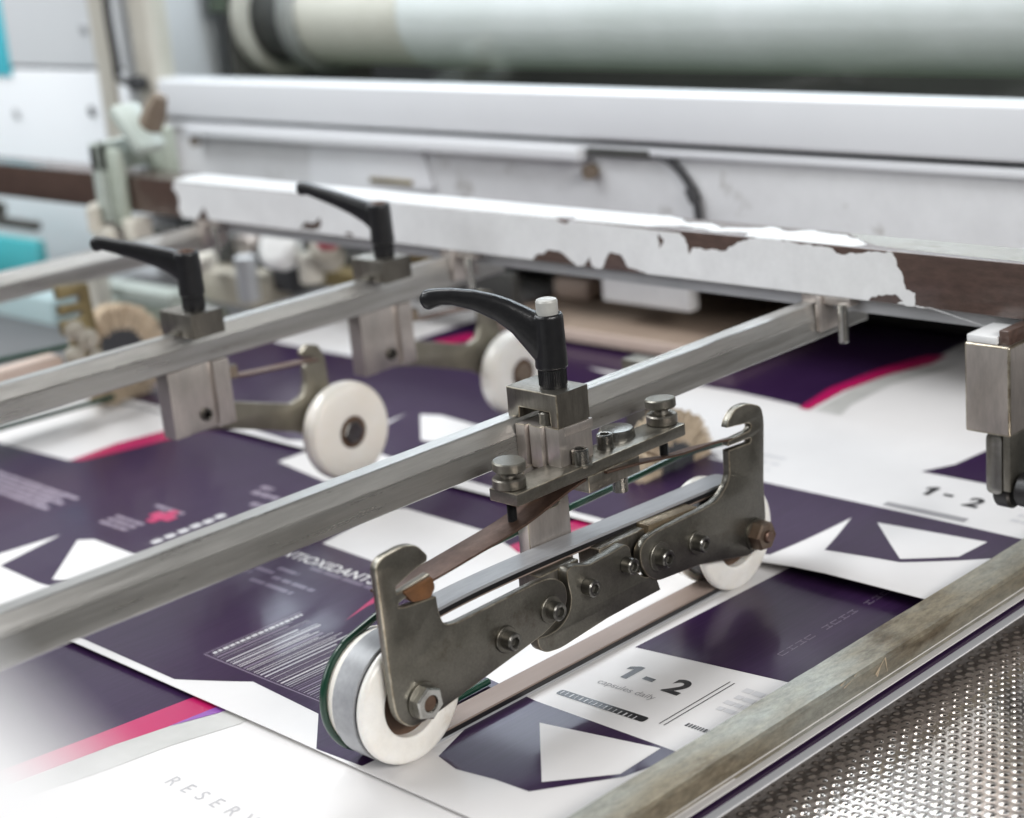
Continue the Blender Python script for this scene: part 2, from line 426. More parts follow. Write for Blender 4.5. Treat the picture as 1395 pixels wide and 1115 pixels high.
def decal(parent, poly, material, level=1, name='printed_area', tri=None):
    """flat print lying on the sheet: polygon in table coordinates, cut so that it follows the sheet"""
    bm = bmesh.new(); zf = SHEETZ[parent.name]
    P = [Vector((p[0], p[1], 0)) for p in poly] if poly else None
    if tri is None:
        vs = [bm.verts.new(p) for p in P]
        for t in tessellate_polygon([P]):
            try: bm.faces.new([vs[i] for i in t])
            except ValueError: pass
    else:
        vs = [bm.verts.new((p[0], p[1], 0)) for p in tri[0]]
        for t in tri[1]:
            try: bm.faces.new([vs[i] for i in t])
            except ValueError: pass
    xs = [v.co.x for v in bm.verts]; ys = [v.co.y for v in bm.verts]
    for ax, lo, hi in ((0, min(xs), max(xs)), (1, min(ys), max(ys))):
        k = math.ceil(lo / 9.0) * 9.0
        while k < hi:
            co = Vector((k, 0, 0)) if ax == 0 else Vector((0, k, 0)); no = Vector((1, 0, 0)) if ax == 0 else Vector((0, 1, 0))
            bmesh.ops.bisect_plane(bm, geom=bm.verts[:] + bm.edges[:] + bm.faces[:], plane_co=co, plane_no=no, dist=1e-4)
            k += 9.0
    bm.verts.index_update()
    mb = MB()
    mb.add([(v.co.x, v.co.y, zf(v.co.x, v.co.y) + 0.07 * level) for v in bm.verts], [[v.index for v in f.verts] for f in bm.faces])
    bm.free()
    o = build(name, mb, material, parent, recalc=False)
    me = o.data
    # every print faces upwards
    bm = bmesh.new(); bm.from_mesh(me)
    for f in bm.faces:
        if f.normal.z < 0: f.normal_flip()
    bm.to_mesh(me); bm.free(); me.shade_smooth()
    return o
def pxpoly(pts, z): return [at(a, b, z=z).xy for a, b in pts]
def rect(x0, y0, x1, y1): return [(x0, y0), (x1, y0), (x1, y1), (x0, y1)]
def lettering(parent, body, size, x, y, material, level=3, ang=0.0, bold=0.0, shear=0.0):
    v, f = text_data(body, size, bold)
    ca, sa = math.cos(ang), math.sin(ang)
    pts = [(x + ca * (p.x + shear * p.y) - sa * p.y, y + sa * p.x + ca * p.y) for p in v]
    return decal(parent, None, material, level, 'printed_lettering', tri=(pts, f))
def greek(parent, x0, x1, y, h, material, level=3, lo=3, hi=9, gap=1.2):
    """a line of print too small to read: short bars"""
    x = x0
    bm_pts = []; fs = []
    while x < x1:
        w = random.uniform(lo, hi); e = min(x + w, x1); b = len(bm_pts)
        bm_pts += rect(x, y, e, y + h); fs.append([b, b + 1, b + 2, b + 3]); x = e + gap
    return decal(parent, None, material, level, 'printed_line', tri=(bm_pts, fs))

ONE = [(0, 0), (3.1, 0), (3.1, 11.8), (0.7, 11.8), (-2.8, 9.4), (-2.8, 6.8), (0, 8.4)]
# ---- lowest sheet, in the near left corner
s1 = sheet('printed_sheet', 'lowest printed sheet with pink stripe and pale lettering in the near left corner', -640, 100.8, -330, 60, z_low)
decal(s1, [(-640, -330), (-127, -330), (-120, -200)] + pxpoly([(122, 1005), (252.5, 954.5), (290, 940)], -1.7) + [(-110, 50), (-640, 50)], 'ink_purple')
decal(s1, pxpoly([(-120, 1096), (122, 1005), (252.5, 954.5), (275, 946), (310, 958), (288, 966.7), (228, 991), (154.5, 1015.8), (-120, 1120)], -1.7), 'ink_pink', 2)
decal(s1, pxpoly([(310, 958), (325, 962), (297.5, 972), (236, 988.5), (228, 991), (288, 966.7)], -1.7), 'ink_violet', 3)
decal(s1, pxpoly([(299, 973), (325, 963), (350, 976), (326, 987), (231, 1017), (149, 1048), (-100, 1135), (-120, 1122), (154.5, 1016), (228, 991)], -1.7), 'ink_grey', 2)
p = at(222, 1066, z=-1.7)
lettering(s1, 'R  E  S  E  R  V  E', 8.5, p.x, p.y, 'ink_softgrey', 2)
# ---- middle sheet: the wheels run on it
s2 = sheet('printed_sheet', 'wide purple and white printed sheet that the front wheels press on', -640, 100.6, -16, 420, z_mid)
W2 = -0.2
edge = pxpoly([(555, 694), (659, 723)], W2)
decal(s2, [(-640, -11), (-135, -11.5), (-106, 7), (-60, 4), (-37, -15.7), (-12.7, -14), (-11, 51), (4.6, 8), (17, 5), (34, 8), (50, 9), (70, 36), (77, 61), (3, 61),
           (-40, 66), (-100, 84), (-122, 120), (-150, 122), (-204, 124), (-214, 176), edge[0], edge[1], (-122, 172), (-116, 250), (-112, 400), (-640, 400)], 'ink_purple')
decal(s2, pxpoly([(865, 882), (1066, 928)], W2) + [(90, 130), (92, 400), (8, 400), (6, 250)], 'ink_purple')
decal(s2, [(-122, 172), (-112, 168), (-104, 250), (-100, 400), (-112, 400), (-116, 250)], 'ink_pink', 2)
decal(s2, [(-112, 168), (-94, 166), (-86, 250), (-84, 400), (-100, 400), (-104, 250)], 'ink_grey', 2)
decal(s2, pxpoly([(735, 985), (900, 1020), (845, 1055), (738, 1066)], W2), 'paper_white', 2)
for ch, px, py, dx in (('1', 852, 921, 0), ('-', 884, 929, 0), ('2', 916, 941, 0)):
    q = at(px, py, z=W2)
    if ch == '1': decal(s2, [(q.x + dx_ - 1, q.y - 2 + dy_) for dx_, dy_ in ONE], 'ink_black', 2, 'printed_lettering'); continue
    lettering(s2, ch, 16.5, q.x - 4.0, q.y - 2, 'ink_black', 2, bold=0.035)
q = at(812, 930, z=W2); lettering(s2, 'capsules daily', 5.2, q.x, q.y, 'ink_midgrey', 2, ang=0.03)
a, b = at(762, 942, z=W2), at(888, 977, z=W2)
decal(s2, rounded([(a.x, a.y - 2.4), (b.x, a.y - 1.2), (b.x, a.y + 3.0), (a.x, a.y + 1.8)], 1.4), 'ink_black', 2)
for k in range(16):
    x = a.x + 1.5 + k * (b.x - a.x - 4) / 16; w = random.uniform(0.35, 0.9)
    decal(s2, rect(x, a.y - 1.5, x + w, a.y + 1.2), 'ink_lightgrey', 3, 'printed_tick')
for dx in (0, 2.2):
    a, b = at(897.5, 986, z=W2), at(990.6, 928, z=W2)
    decal(s2, rect(a.x + dx, a.y, a.x + dx + 0.45, b.y), 'ink_black', 2, 'printed_rule')
for k, (yy, h) in enumerate(((112, 3.6), (106, 3.2), (100.5, 3), (95, 3), (78, 2.6))):
    greek(s2, 63 + (k % 2), 76, yy, h, 'ink_lightgrey' if k < 4 else 'ink_black', 2, 0.6 if k == 4 else 2, 1.2 if k == 4 else 5, 0.6)
# thin outlined line of type on the dark field by the guide bar
for k, px in enumerate(range(0, 14)):
    y = 146 + k * 6.0
    if k in (4, 9): continue
    for o in (0, 2.4): decal(s2, rect(54.5 + o, y, 54.8 + o, y + 4.6), 'ink_lilac', 3, 'printed_rule')
    decal(s2, rect(54.5, y + (k % 3) * 1.5, 57.2, y + 0.3 + (k % 3) * 1.5), 'ink_lilac', 3, 'printed_rule')
# bar code of long thin lines
x = -146.0
decal(s2, rect(x, 12, x + 0.5, 64), 'ink_lilac', 2, 'printed_rule')
decal(s2, rect(x, 11, -66, 11.5), 'ink_lilac', 2, 'printed_rule')
x += 2.0
y = 14
while y < 62:
    l = random.uniform(1.2, 3.2); decal(s2, rect(x, y, x + 1.9, y + l), 'ink_lightgrey', 2, 'printed_tick'); y += l + 0.7
x += 3.2
while x < -70:
    w = random.choice((0.25, 0.3, 0.4, 0.5, 0.9)); e = 60 - random.choice((0, 2, 5, 9))
    decal(s2, rect(x, 12.5, x + w, e), random.choice(('paper_white', 'ink_lightgrey', 'ink_lilac')), 2, 'printed_bar'); x += w + random.uniform(0.9, 2.2)
q = at(512, 797, z=W2)
lettering(s2, 'ANTIOXIDANTS', 10.0, q.x - 78, q.y - 1, 'paper_white', 2, bold=0.012)
for px0, py0, px1 in ((376, 776, 406), (345, 775, 372), (368, 788, 430), (338, 791, 401), (325, 777, 340), (420, 776, 520)):
    a = at(px0, py0, z=W2); b = at(px1, py0 + (px1 - px0) * 0.27, z=W2)
    greek(s2, a.x, b.x, a.y, 3.0, 'ink_dim_lilac', 2, 5, 16, 1.4)
decal(s2, pxpoly([(470, 846), (512, 812), (530, 806), (530, 812), (500, 826)], W2), 'ink_pink', 2)
# left column of the middle sheet
decal(s2, [(-640, 126)] + pxpoly([(-30, 597), (95, 628), (150, 608), (228, 588), (262, 580)], W2) + [(-455, 400), (-640, 400)], 'paper_white', 2)
decal(s2, pxpoly([(95, 628), (112, 628), (165, 615), (262, 591), (330, 570), (330, 560), (228, 586), (160, 604)], W2), 'ink_pink', 3)
decal(s2, pxpoly([(-70, 776), (0, 754), (83, 728.5), (0, 771), (53, 795), (70, 800), (30, 850), (-70, 860)], W2), 'paper_white', 2)
decal(s2, pxpoly([(105.5, 736), (128, 735), (181, 755), (215, 775), (150, 800), (71, 790)], W2), 'paper_white', 2)
a = at(5, 640, z=W2); b = at(150, 668, z=W2)
for k in range(5):
    greek(s2, a.x - 6 + k * 3, b.x - 4 - (k % 2) * 9, a.y - 6 - k * 4.6, 3.4, 'ink_lilac', 2, 8, 26, 0.9)
a = at(148, 706, z=W2); b = at(203, 712, z=W2)
for k in range(3): greek(s2, a.x, a.x + 26, a.y + 3 - k * 4.8, 2.8, 'ink_lilac', 2, 5, 12, 0.8)
a = at(213, 688, z=W2); greek(s2, a.x, a.x + 26, a.y - 2, 3, 'ink_lilac', 2, 5, 12, 0.8); greek(s2, a.x + 10, a.x + 26, a.y - 7, 2.6, 'ink_lilac', 2, 5, 12, 0.8)
q = at(222, 704, z=W2)
decal(s2, [(q.x - 9, q.y - 3.4), (q.x - 3.4, q.y - 3.4), (q.x - 3.4, q.y - 9), (q.x + 3.4, q.y - 9), (q.x + 3.4, q.y - 3.4), (q.x + 9, q.y - 3.4), (q.x + 9, q.y + 3.4),
           (q.x + 3.4, q.y + 3.4), (q.x + 3.4, q.y + 9), (q.x - 3.4, q.y + 9), (q.x - 3.4, q.y + 3.4), (q.x - 9, q.y + 3.4)], 'ink_pink', 3)
for px, py in ((214, 738), (232, 731), (250, 724), (267, 717), (284, 711), (300, 704)):
    q = at(px, py, z=W2); decal(s2, rounded(rect(q.x - 2.6, q.y - 3.0, q.x + 2.6, q.y + 3.0), 1.6), 'ink_lightgrey', 2, 'printed_dot')
for px, py, w in ((340, 672, 24), (338, 688, 22), (372, 600, 14), (352, 665, 10)):
    q = at(px, py, z=W2); greek(s2, q.x, q.x + w, q.y, 4.2, 'ink_lilac', 2, 3, 8, 1.0)

decal(s2, [(a_, min(b_, 216)) for a_, b_ in pxpoly([(379, 629), (455, 662), (520, 640), (600, 610), (560, 592), (440, 607)], W2)], 'paper_white', 2)
# ---- upper sheet: slides in over the middle one, its near edge lifted
s3 = sheet('printed_sheet', 'upper printed sheet with lifted near edge sliding in beyond the rear wheel', -640, 97.5, Y3, 900, z_top)
W3 = 1.6
decal(s3, [(-640, Y3 + 7), (-400, Y3 + 7)] + [(-350, Y3 + 5), (-318, Y3 + 22), (-262, Y3 + 15), (-230, Y3 + 12), (-120, Y3 + 6), (-30, Y3 + 7)]
      + pxpoly([(1048, 752), (1160, 697), (1123, 744), (1226, 760), (1306, 755), (1360, 751)], 4.0) + [(90, 262)] + pxpoly([(1395, 733), (1200, 690), (1030, 652)], W3)
      + [(-95, 312), (-140, 335), (-196, 345), (-205, 395)] + pxpoly([(800, 502), (900, 520), (1000, 536), (1095, 556)], W3) + pxpoly([(1180, 512), (1280, 486)], 1.5) + [(-125, 700), (-640, 700)], 'ink_purple')
decal(s3, pxpoly([(1195, 708), (1345, 734), (1306, 754), (1226, 759)], 2.6), 'paper_white', 2)
decal(s3, pxpoly([(520, 575), (553, 561), (531, 573), (522, 580)], 2.0), 'paper_white', 2)
decal(s3, pxpoly([(572, 562), (600, 563), (690, 588), (660, 612), (573, 597)], 2.0), 'paper_white', 2)
decal(s3, [(-640, 360)] + pxpoly([(340, 455), (382, 466), (480, 484), (520, 478), (640, 440)], 2.5) + [(-470, 700), (-640, 700)], 'paper_white', 2)
decal(s3, pxpoly([(590, 466), (640, 456), (660, 462), (600, 472)], 2.5), 'ink_pink', 3)
decal(s3, pxpoly([(1088, 558), (1130, 532), (1200, 505), (1262, 487), (1290, 486), (1270, 497), (1210, 513), (1150, 535), (1102, 560)], 1.5), 'ink_pink', 3)
decal(s3, pxpoly([(1110, 560), (1180, 522), (1235, 505), (1310, 495), (1280, 506), (1215, 525), (1160, 552), (1145, 566)], 1.5), 'ink_grey', 2)
decal(s3, pxpoly([(1255, 641), (1300, 632), (1345, 612), (1470, 640), (1470, 700), (1395, 668)], W3), 'ink_purple', 2)
for ch, px, py in (('1', 1262, 671), ('-', 1293, 676), ('2', 1322, 687)):
    q = at(px, py, z=W3)
    if ch == '1': decal(s3, [(q.x + dx_ - 1, q.y - 2 + dy_) for dx_, dy_ in ONE], 'ink_black', 3, 'printed_lettering'); continue
    lettering(s3, ch, 16.5, q.x - 4, q.y - 2, 'ink_black', 3, bold=0.035)
a = at(1205, 685, z=W3)
decal(s3, [(a.x, a.y - 2), (a.x + 44, a.y - 2), (a.x + 44, a.y + 3), (a.x, a.y + 3)], 'ink_midgrey', 3)
for k in range(4): greek(s3, 58, 78, 318 + k * 7, 3.5, 'ink_lightgrey', 2, 2, 6, 0.8)
for k in range(3): greek(s3, -150 + k * 8, -80, 318 + k * 9 , 3.0, 'ink_lightgrey', 2, 6, 16, 3.0)

# ---- the guide bar at the right, the sheets under it and the embossed plate
gbar = MB()
gpts = [(84.5, 9.0), (99.5, 8.2), (100.6, 7.0), (100.2, -2.4), (85.0, -2.6)]
path = [Vector((0, y, 0)) for y in np.linspace(-130, 640, 60)]
secs = []
for i, p in enumerate(path):
    j = random.uniform(-0.18, 0.18)
    secs.append([(x + (j if k in (1, 2) else 0), 0, z + (j * 0.6 if k in (0, 1) else 0)) for k, (x, z) in enumerate(gpts)])
sweep(gbar, path, secs, smooth=False)
gt = thing('guide_bar', 'worn galvanised flat bar along the right edge of the printed sheets', 'guide bar', (92, 100, -2.6))
build('bar', gbar, 'galvanised', gt)
sc = MB()
for (px, py, px2, py2, w) in ((1193, 920, 1206, 896, 1.1), (1206, 896, 1209, 915, 0.8), (1195, 922, 1201, 905, 0.9), (1145, 935, 1152, 928, 0.7), (1150, 938, 1163, 925, 0.5), (1164, 922, 1168, 917, 0.5)):
    a = at(px, py, x=100.75); b = at(px2, py2, x=100.75); d = (b - a).normalized(); n = Vector((0, -d.z, d.y)) * w * 0.5
    sc.add([a - n, a + n, b + n * 0.2, b - n * 0.2], [[0, 1, 2, 3]])
build('bare_scratch', sc, 'scratch_bright', gt)

pe = MB(); box(pe, (98, -300, -3.6), (102.4, 700, -3.1)); tag(build('sheet_edge', pe, 'paper_white'), 'pale sheet edge showing beside the galvanised guide bar', 'printed sheet')
pe = MB(); box(pe, (98, -300, -5.2), (104.4, 700, -4.6)); tag(build('sheet_edge', pe, 'ink_purple'), 'dark purple sheet edge just below the pale one at the guide bar', 'printed sheet')
pe = MB(); box(pe, (96.2, -300, -7.6), (106.2, 700, -7.0)); tag(build('edge_strip', pe, 'panel_clean'), 'thin pale strip between guide bar and embossed plate', 'metal strip')

def dimple_plate():
    x0, x1, y0, y1 = 96.0, 216.0, -20.0, 310.0; st = 0.44; pitch = 5.2
    nx = int((x1 - x0) / st); ny = int((y1 - y0) / st)
    X = x0 + np.arange(nx + 1) * st; Y = y0 + np.arange(ny + 1) * st
    gx, gy = np.meshgrid(X, Y); ca, sa = math.cos(0.0), math.sin(0.0)
    u = gx; v = gy; row = np.round(v / (pitch * 0.866)); off = (row % 2) * 0.5 * pitch
    cu = np.round((u - off) / pitch) * pitch + off; cv = row * pitch * 0.866
    best = np.full(gx.shape, 1e9)
    for dr in (-1, 0, 1):
        r2 = row + dr; o2 = (r2 % 2) * 0.5 * pitch; c2 = np.round((u - o2) / pitch) * pitch + o2
        best = np.minimum(best, np.hypot(u - c2, v - r2 * pitch * 0.866))
    tt = np.clip((1.85 - best) / 0.95, 0, 1); h = 0.30 * tt * tt * (3 - 2 * tt) + 0.06 * np.exp(-(best / 0.9) ** 2)
    z = -17.0 + h + 0.25 * np.sin(gx * 0.035) * np.sin(gy * 0.021)
    vs = np.stack([gx, gy, z], -1).reshape(-1, 3)
    idx = np.arange(vs.shape[0]).reshape(ny + 1, nx + 1)
    fs = np.stack([idx[:-1, :-1], idx[:-1, 1:], idx[1:, 1:], idx[1:, :-1]], -1).reshape(-1, 4)
    me = bpy.data.meshes.new('embossed_plate'); org = np.array([166, 135, -17.5])
    me.from_pydata(((vs - org) * S).tolist(), [], fs.tolist()); me.update(); me.shade_smooth()
    me.materials.append(M['dimple_metal'])
    o = bpy.data.objects.new('embossed_plate', me); C.objects.link(o); o.location = Vector(org) * S
    tag(o, 'shiny embossed metal plate covered in small round bumps, bottom right', 'metal plate')
dimple_plate()

# ================================================================== cross beam with chipped paint
YB, ZB, ZT = 285.6, 107.0, 131.4
beam = thing('cross_beam', 'square cross beam with chipped white paint over brown primer', 'beam', (-300, 298, 107))
mb = MB(); box(mb, (-1250, YB, ZB), (420, YB + 25, ZT), 0.7, seg=3); build('beam_tube', mb, 'primer_brown', beam)
mb = MB(); box(mb, (-520, YB + 8, ZB - 8), (150, YB + 14, ZB - 0.5), 0.4); build('lower_flange', mb, 'flange_grey', beam)
def fx(px, py): q = at(px, py, y=YB - 0.3); return (q.x, min(max(q.z, ZB + 0.4), ZT - 0.5))
def jag(pts, amp=0.5, n=4):
    """broken paint edge: short stretches are split again and again and pushed sideways"""
    out = []
    def split(a, b, lvl):
        L = (b - a).length
        if lvl == 0 or L < 0.5: out.append(tuple(a)); return
        m = (a + b) / 2; nrm = Vector((-(b - a).y, (b - a).x)) / max(L, 1e-6)
        m = m + nrm * random.uniform(-1, 1) * min(L * 0.16, amp * 2.2)
        split(a, m, lvl - 1); split(m, b, lvl - 1)
    for i in range(len(pts)):
        a = Vector(pts[i]); b = Vector(pts[(i + 1) % len(pts)])
        if (b - a).length > 45: out.append(tuple(a))
        else: split(a, b, 4)
    return out
front = [(-528, ZT - 0.5), (-533, 127), (-527, 120), (-530, 113), (-526, ZB + 0.4)]
def hole(pts, amp=0.35): return jag([fx(*p) for p in pts], amp)
# outline runs along the bottom with the chips that reach it cut out of it
bottom = [fx(*p) for p in ((268, 300), (276, 283), (285, 300))] 
bottom += [fx(*p) for p in ((726, 358), (735, 346), (750, 341), (765, 345), (775, 353), (784, 364), (795, 366), (802, 350), (808, 368), (820, 368), (824, 355), (830, 344), (846.5, 348), (852, 360), (857, 366), (881, 376), (881, 380))]
bottom += [fx(*p) for p in ((1183, 414), (1187, 405), (1196.5, 402), (1221, 402), (1231.6, 412.5), (1222, 428))]
right = [fx(*p) for p in ((1268, 432), (1262, 425), (1254, 427), (1246, 416.7), (1246, 400), (1240, 397), (1234, 395), (1230, 377.5), (1221, 359), (1216, 346))]
top = [fx(*p) for p in ((1158, 345), (1150, 348), (1141, 346), (1136, 342))] + [fx(1120, 336)] + [fx(*p) for p in ((1027, 320), (1019, 326), (1000, 334), (986, 343), (943, 338), (939, 347), (936, 333), (926, 318))] + [fx(*p) for p in ((776, 298), (771, 305), (762, 303), (757, 296))]
mb = MB(); plate(mb, jag(front + bottom + right + top, 0.28), YB - 0.22, YB + 0.05, 'y',
                 holes=[hole(((895, 318), (904, 327), (897, 339))), hole(((407, 312), (414, 303), (428, 304), (436, 296), (436, 310), (430, 314))), hole(((468, 319), (477, 316), (482, 322)), 0.2)], bevel=0.1)
build('paint_layer', mb, 'paint_white', beam, sharp=5)
def tx(px, py): q = at(px, py, z=ZT + 0.3); return (q.x, min(max(q.y, YB + 1.0), YB + 24))
topo = [(-532, YB + 0.3), (-535, YB + 12), (-530, YB + 24)] + [(-300, YB + 24), (-150, YB + 24), (-118, YB + 22), (-108, YB + 15), (-96, YB + 18), (-84, YB + 10), (-70, YB + 16), (-62, YB + 22), (-48, YB + 16), (-38, YB + 23), (-22, YB + 20), (-6, YB + 14), (3, YB + 6), (-2, YB + 0.3),
        (-60, YB + 0.3), (-64, YB + 7), (-84, YB + 4), (-100, YB + 8), (-118, YB + 4), (-124, YB + 0.3), (-172, YB + 0.3), (-176, YB + 5), (-184, YB + 4), (-186, YB + 0.3)]
mb = MB(); plate(mb, jag(topo, 0.6), ZT - 0.05, ZT + 0.18, 'z', bevel=0.06); build('paint_layer', mb, 'paint_white', beam, sharp=5)

mb = MB(); plate(mb, jag([(-4, YB + 13), (8, YB + 6), (60, YB + 3.2), (418, YB + 2.4), (418, YB + 24), (60, YB + 24), (-20, YB + 24), (-10, YB + 17)], 0.5), ZT - 0.05, ZT + 0.1, 'z', bevel=0.03); build('bare_top_face', mb, 'bare_top', beam, sharp=5)
# cast clamp at the left end of the painted stretch
cl = thing('beam_clamp', 'sage green cast clamp with brown knob gripping the brown beam', 'clamp', (-585, 285, 100))
mb = MB(); box(mb, (-611, 274, 100), (-600, 284, 155), 2.5); box(mb, (-611, 274, 133.5), (-600, 320, 155), 2.5); build('jaw', mb, 'sage_paint', cl)
mb = MB(); box(mb, (-599.8, 279, 96), (-583, 284.5, 150), 2); box(mb, (-599.8, 312, 100), (-575, 322, 160), 2); build('web', mb, 'green_grey_paint', cl)
r45 = Matrix.Rotation(math.radians(44), 3, 'Y')
mb = MB(); box(mb, (-596, 282, 158), (-556, 304, 168), 3, rot=r45); build('lever_arm', mb, 'sage_paint', cl)
mb = MB(); lathe(mb, [(0, 0), (7, 0), (8.5, 3), (8, 16), (5, 27), (0, 29)], (-574, 300, 160), (0.45, 0.2, 0.85), 24); build('knob', mb, 'knob_brown', cl)
mb = MB(); lathe(mb, [(0, 0), (5, 0), (5, 16), (0, 16)], (-606, 268, 96), (0, 0, 1), 16); lathe(mb, [(0, 0), (8, 0), (8, 6), (0, 6)], (-588, 262, 92), (0, 1, 0), 16)
box(mb, (-626, 276, 76), (-612, 296, 112), 2); build('clamp_screw', mb, 'cream_paint', cl)
mb = MB(); box(mb, (-586, 276, 80), (-572, 292, 104), 2); build('clamp_foot', mb, 'cream_paint', cl)
# stop block hung from the beam on the right
sb = thing('stop_block', 'polished steel stop block hanging under the brown end of the beam', 'stop block', (85, 275, 15))
YS = 266.0
c0 = at(1313, 458, y=YS); c1 = at(1375, 470, y=YS); zb_ = at(1345, 592, y=YS).z
mb = MB(); box(mb, (c0.x, YS, zb_), (c1.x, YS + 24, 100.5), 1.0, seg=3); build('body', mb, 'post_metal', sb, edge='box')
mb = MB(); box(mb, (c0.x + 1, YS + 0.5, 100.6), (c0.x + 15, YS + 22, 104), 0.5); build('shim', mb, 'paint_white', sb)
mb = MB(); box(mb, (c0.x + 15.2, YS + 2, 100.6), (c1.x - 1, YS + 22, 106.8), 0.5); build('spacer', mb, 'primer_brown', sb)
f0 = at(1346, 600, y=YS + 4).x; f1 = at(1368, 600, y=YS + 4).x
mb = MB(); plate(mb, rounded([(f0, 34), (f1, 34), (f1, zb_), (f0, zb_)], 3.0), YS + 2, YS + 6, 'y'); build('fork', mb, 'screw_steel', sb)
mb = MB(); box(mb, (f1 + 0.4, YS + 2, 36), (f1 + 4, YS + 16, zb_ - 0.2), 0.5); build('fork', mb, 'plate_steel', sb)
mb = MB(); lathe(mb, [(0, 0), (6.5, 0), (7.5, 1), (7.5, 9), (6.5, 10), (0, 10)], (f1 + 5, YS + 9, 36), (1, 0, 0), 32); build('roller', mb, 'belt_black', sb)
mb = MB(); lathe(mb, [(0, 0), (6.5, 0), (7.5, 1), (7.5, 7), (6.5, 8), (0, 8)], (f0 + 1, YS + 12, 33), (1, 0, 0), 32); build('roller', mb, 'belt_black', sb)

# ================================================================== rails
def rail(label, xf, y0, y1):
    r = thing('support_rail', label, 'rail', (xf - 4.7, (y0 + y1) / 2, 86), 'aluminium rails running to the cross beam')
    pr = [(xf - 9.0, 103.0), (xf - 2.4, 103.0), (xf - 1.9, 102.6), (xf - 0.15, 96.6), (xf - 0.55, 96.2), (xf - 0.1, 95.8), (xf, 86.5), (xf - 0.5, 86.0), (xf - 9.0, 86.0), (xf - 9.5, 86.5), (xf - 9.5, 102.5)]
    n = int((y1 - y0) / 9); path = [Vector((0, y, 0)) for y in np.linspace(y0, y1, n)]
    secs = [[(x + random.uniform(-.04, .04), 0, z + random.uniform(-.05, .05)) for x, z in pr] for _ in path]
    mb = MB(); sweep(mb, path, secs, smooth=False); build('bar', mb, 'rail_metal', r, sharp=20)
    mb = MB(); box(mb, (xf - 9, 286, 103.0), (xf + 18, 304, 106.9), 0.4)
    box(mb, (xf + 0.1, 284, 90), (xf + 3, 303, 106.9), 0.4); build('end_bracket', mb, 'post_metal', r)
    mb = MB(); lathe(mb, [(0, 0), (1.8, 0), (2.3, 0.6), (2.3, 18), (0, 18)], (xf + 14, 286, 86), (0, 0, 1), 16); build('bolt', mb, 'nut_bright', r)
    return r
rail('nearest aluminium rail carrying the black lever clamp and belt wheels', -21, -420, 326)
rail('middle aluminium rail carrying two black lever clamps', -268.5, -420, 326)
rail('far left aluminium rail behind the brush wheel', -506, -250, 302)

# ================================================================== clamping levers
def remeshed(mb, voxel=0.45, it=4):
    me = bpy.data.meshes.new('tmp'); me.from_pydata([tuple(p) for p in mb.v], [], mb.f); me.update()
    bm = bmesh.new(); bm.from_mesh(me); bmesh.ops.recalc_face_normals(bm, faces=bm.faces[:]); bm.to_mesh(me); bm.free()
    ob = bpy.data.objects.new('tmp', me); C.objects.link(ob)
    m = ob.modifiers.new('r', 'REMESH'); m.mode = 'VOXEL'; m.voxel_size = voxel
    m2 = ob.modifiers.new('s', 'SMOOTH'); m2.iterations = it; m2.factor = 0.5
    dg = bpy.context.evaluated_depsgraph_get(); dg.update()
    e = bpy.data.meshes.new_from_object(ob.evaluated_get(dg))
    v = [Vector(x.co) for x in e.vertices]; f = [list(p.vertices) for p in e.polygons]
    bpy.data.objects.remove(ob); bpy.data.meshes.remove(me); bpy.data.meshes.remove(e)
    return v, f
LV = [(48.6, 153.8, 150.9, 2.2), (47.2, 155.4, 148.6, 3.1), (45.2, 155.9, 147.9, 3.4), (43, 156, 148.8, 3.3), (40, 156, 149.6, 3.2), (36, 155.8, 149.3, 3.2), (28, 154.7, 146.8, 3.3), (20, 152.6, 142.4, 3.6), (14, 150.2, 137.2, 4.0), (9, 147.6, 130.2, 4.4), (5, 145.4, 124.5, 4.7), (1, 143.6, 122.8, 4.8)]
LV2 = [(47.4, 152.4, 149.2, 2.2), (46.2, 154.0, 147.2, 3.2), (44.2, 154.2, 146.6, 3.5), (42, 153.8, 147.4, 3.3), (36, 152.4, 145.4, 3.3), (26, 150.2, 141.8, 3.5), (16, 147.8, 137.6, 4.0), (9, 146.0, 133.6, 4.4), (4, 144.6, 129, 4.7), (1, 143.6, 126, 4.8)]
def lever_mesh(LV):
  mbl = MB()
  lathe(mbl, [(0, 122.6), (6.2, 122.6), (6.4, 123.2), (6.2, 130), (5.95, 143.2), (5.4, 144.2), (4.6, 144.2), (4.6, 141), (0, 141)], (0, 0, 0), (0, 0, 1), 40)
  pa = []; se = []
  for s_, zt, zb, hw in LV:
    c = (zt + zb) / 2; h = (zt - zb) / 2; pa.append((-s_, 0, c)); sec = []
    for k in range(24):
        t = 2 * math.pi * k / 24; cx_, sx_ = math.cos(t), math.sin(t)
        sec.append((0, hw * math.copysign(abs(cx_) ** 0.62, cx_), h * math.copysign(abs(sx_) ** 0.7, sx_)))
    se.append(sec)
  sweep(mbl, pa, se)
  return remeshed(mbl)
LEVER, LEVER2 = lever_mesh(LV), lever_mesh(LV2)
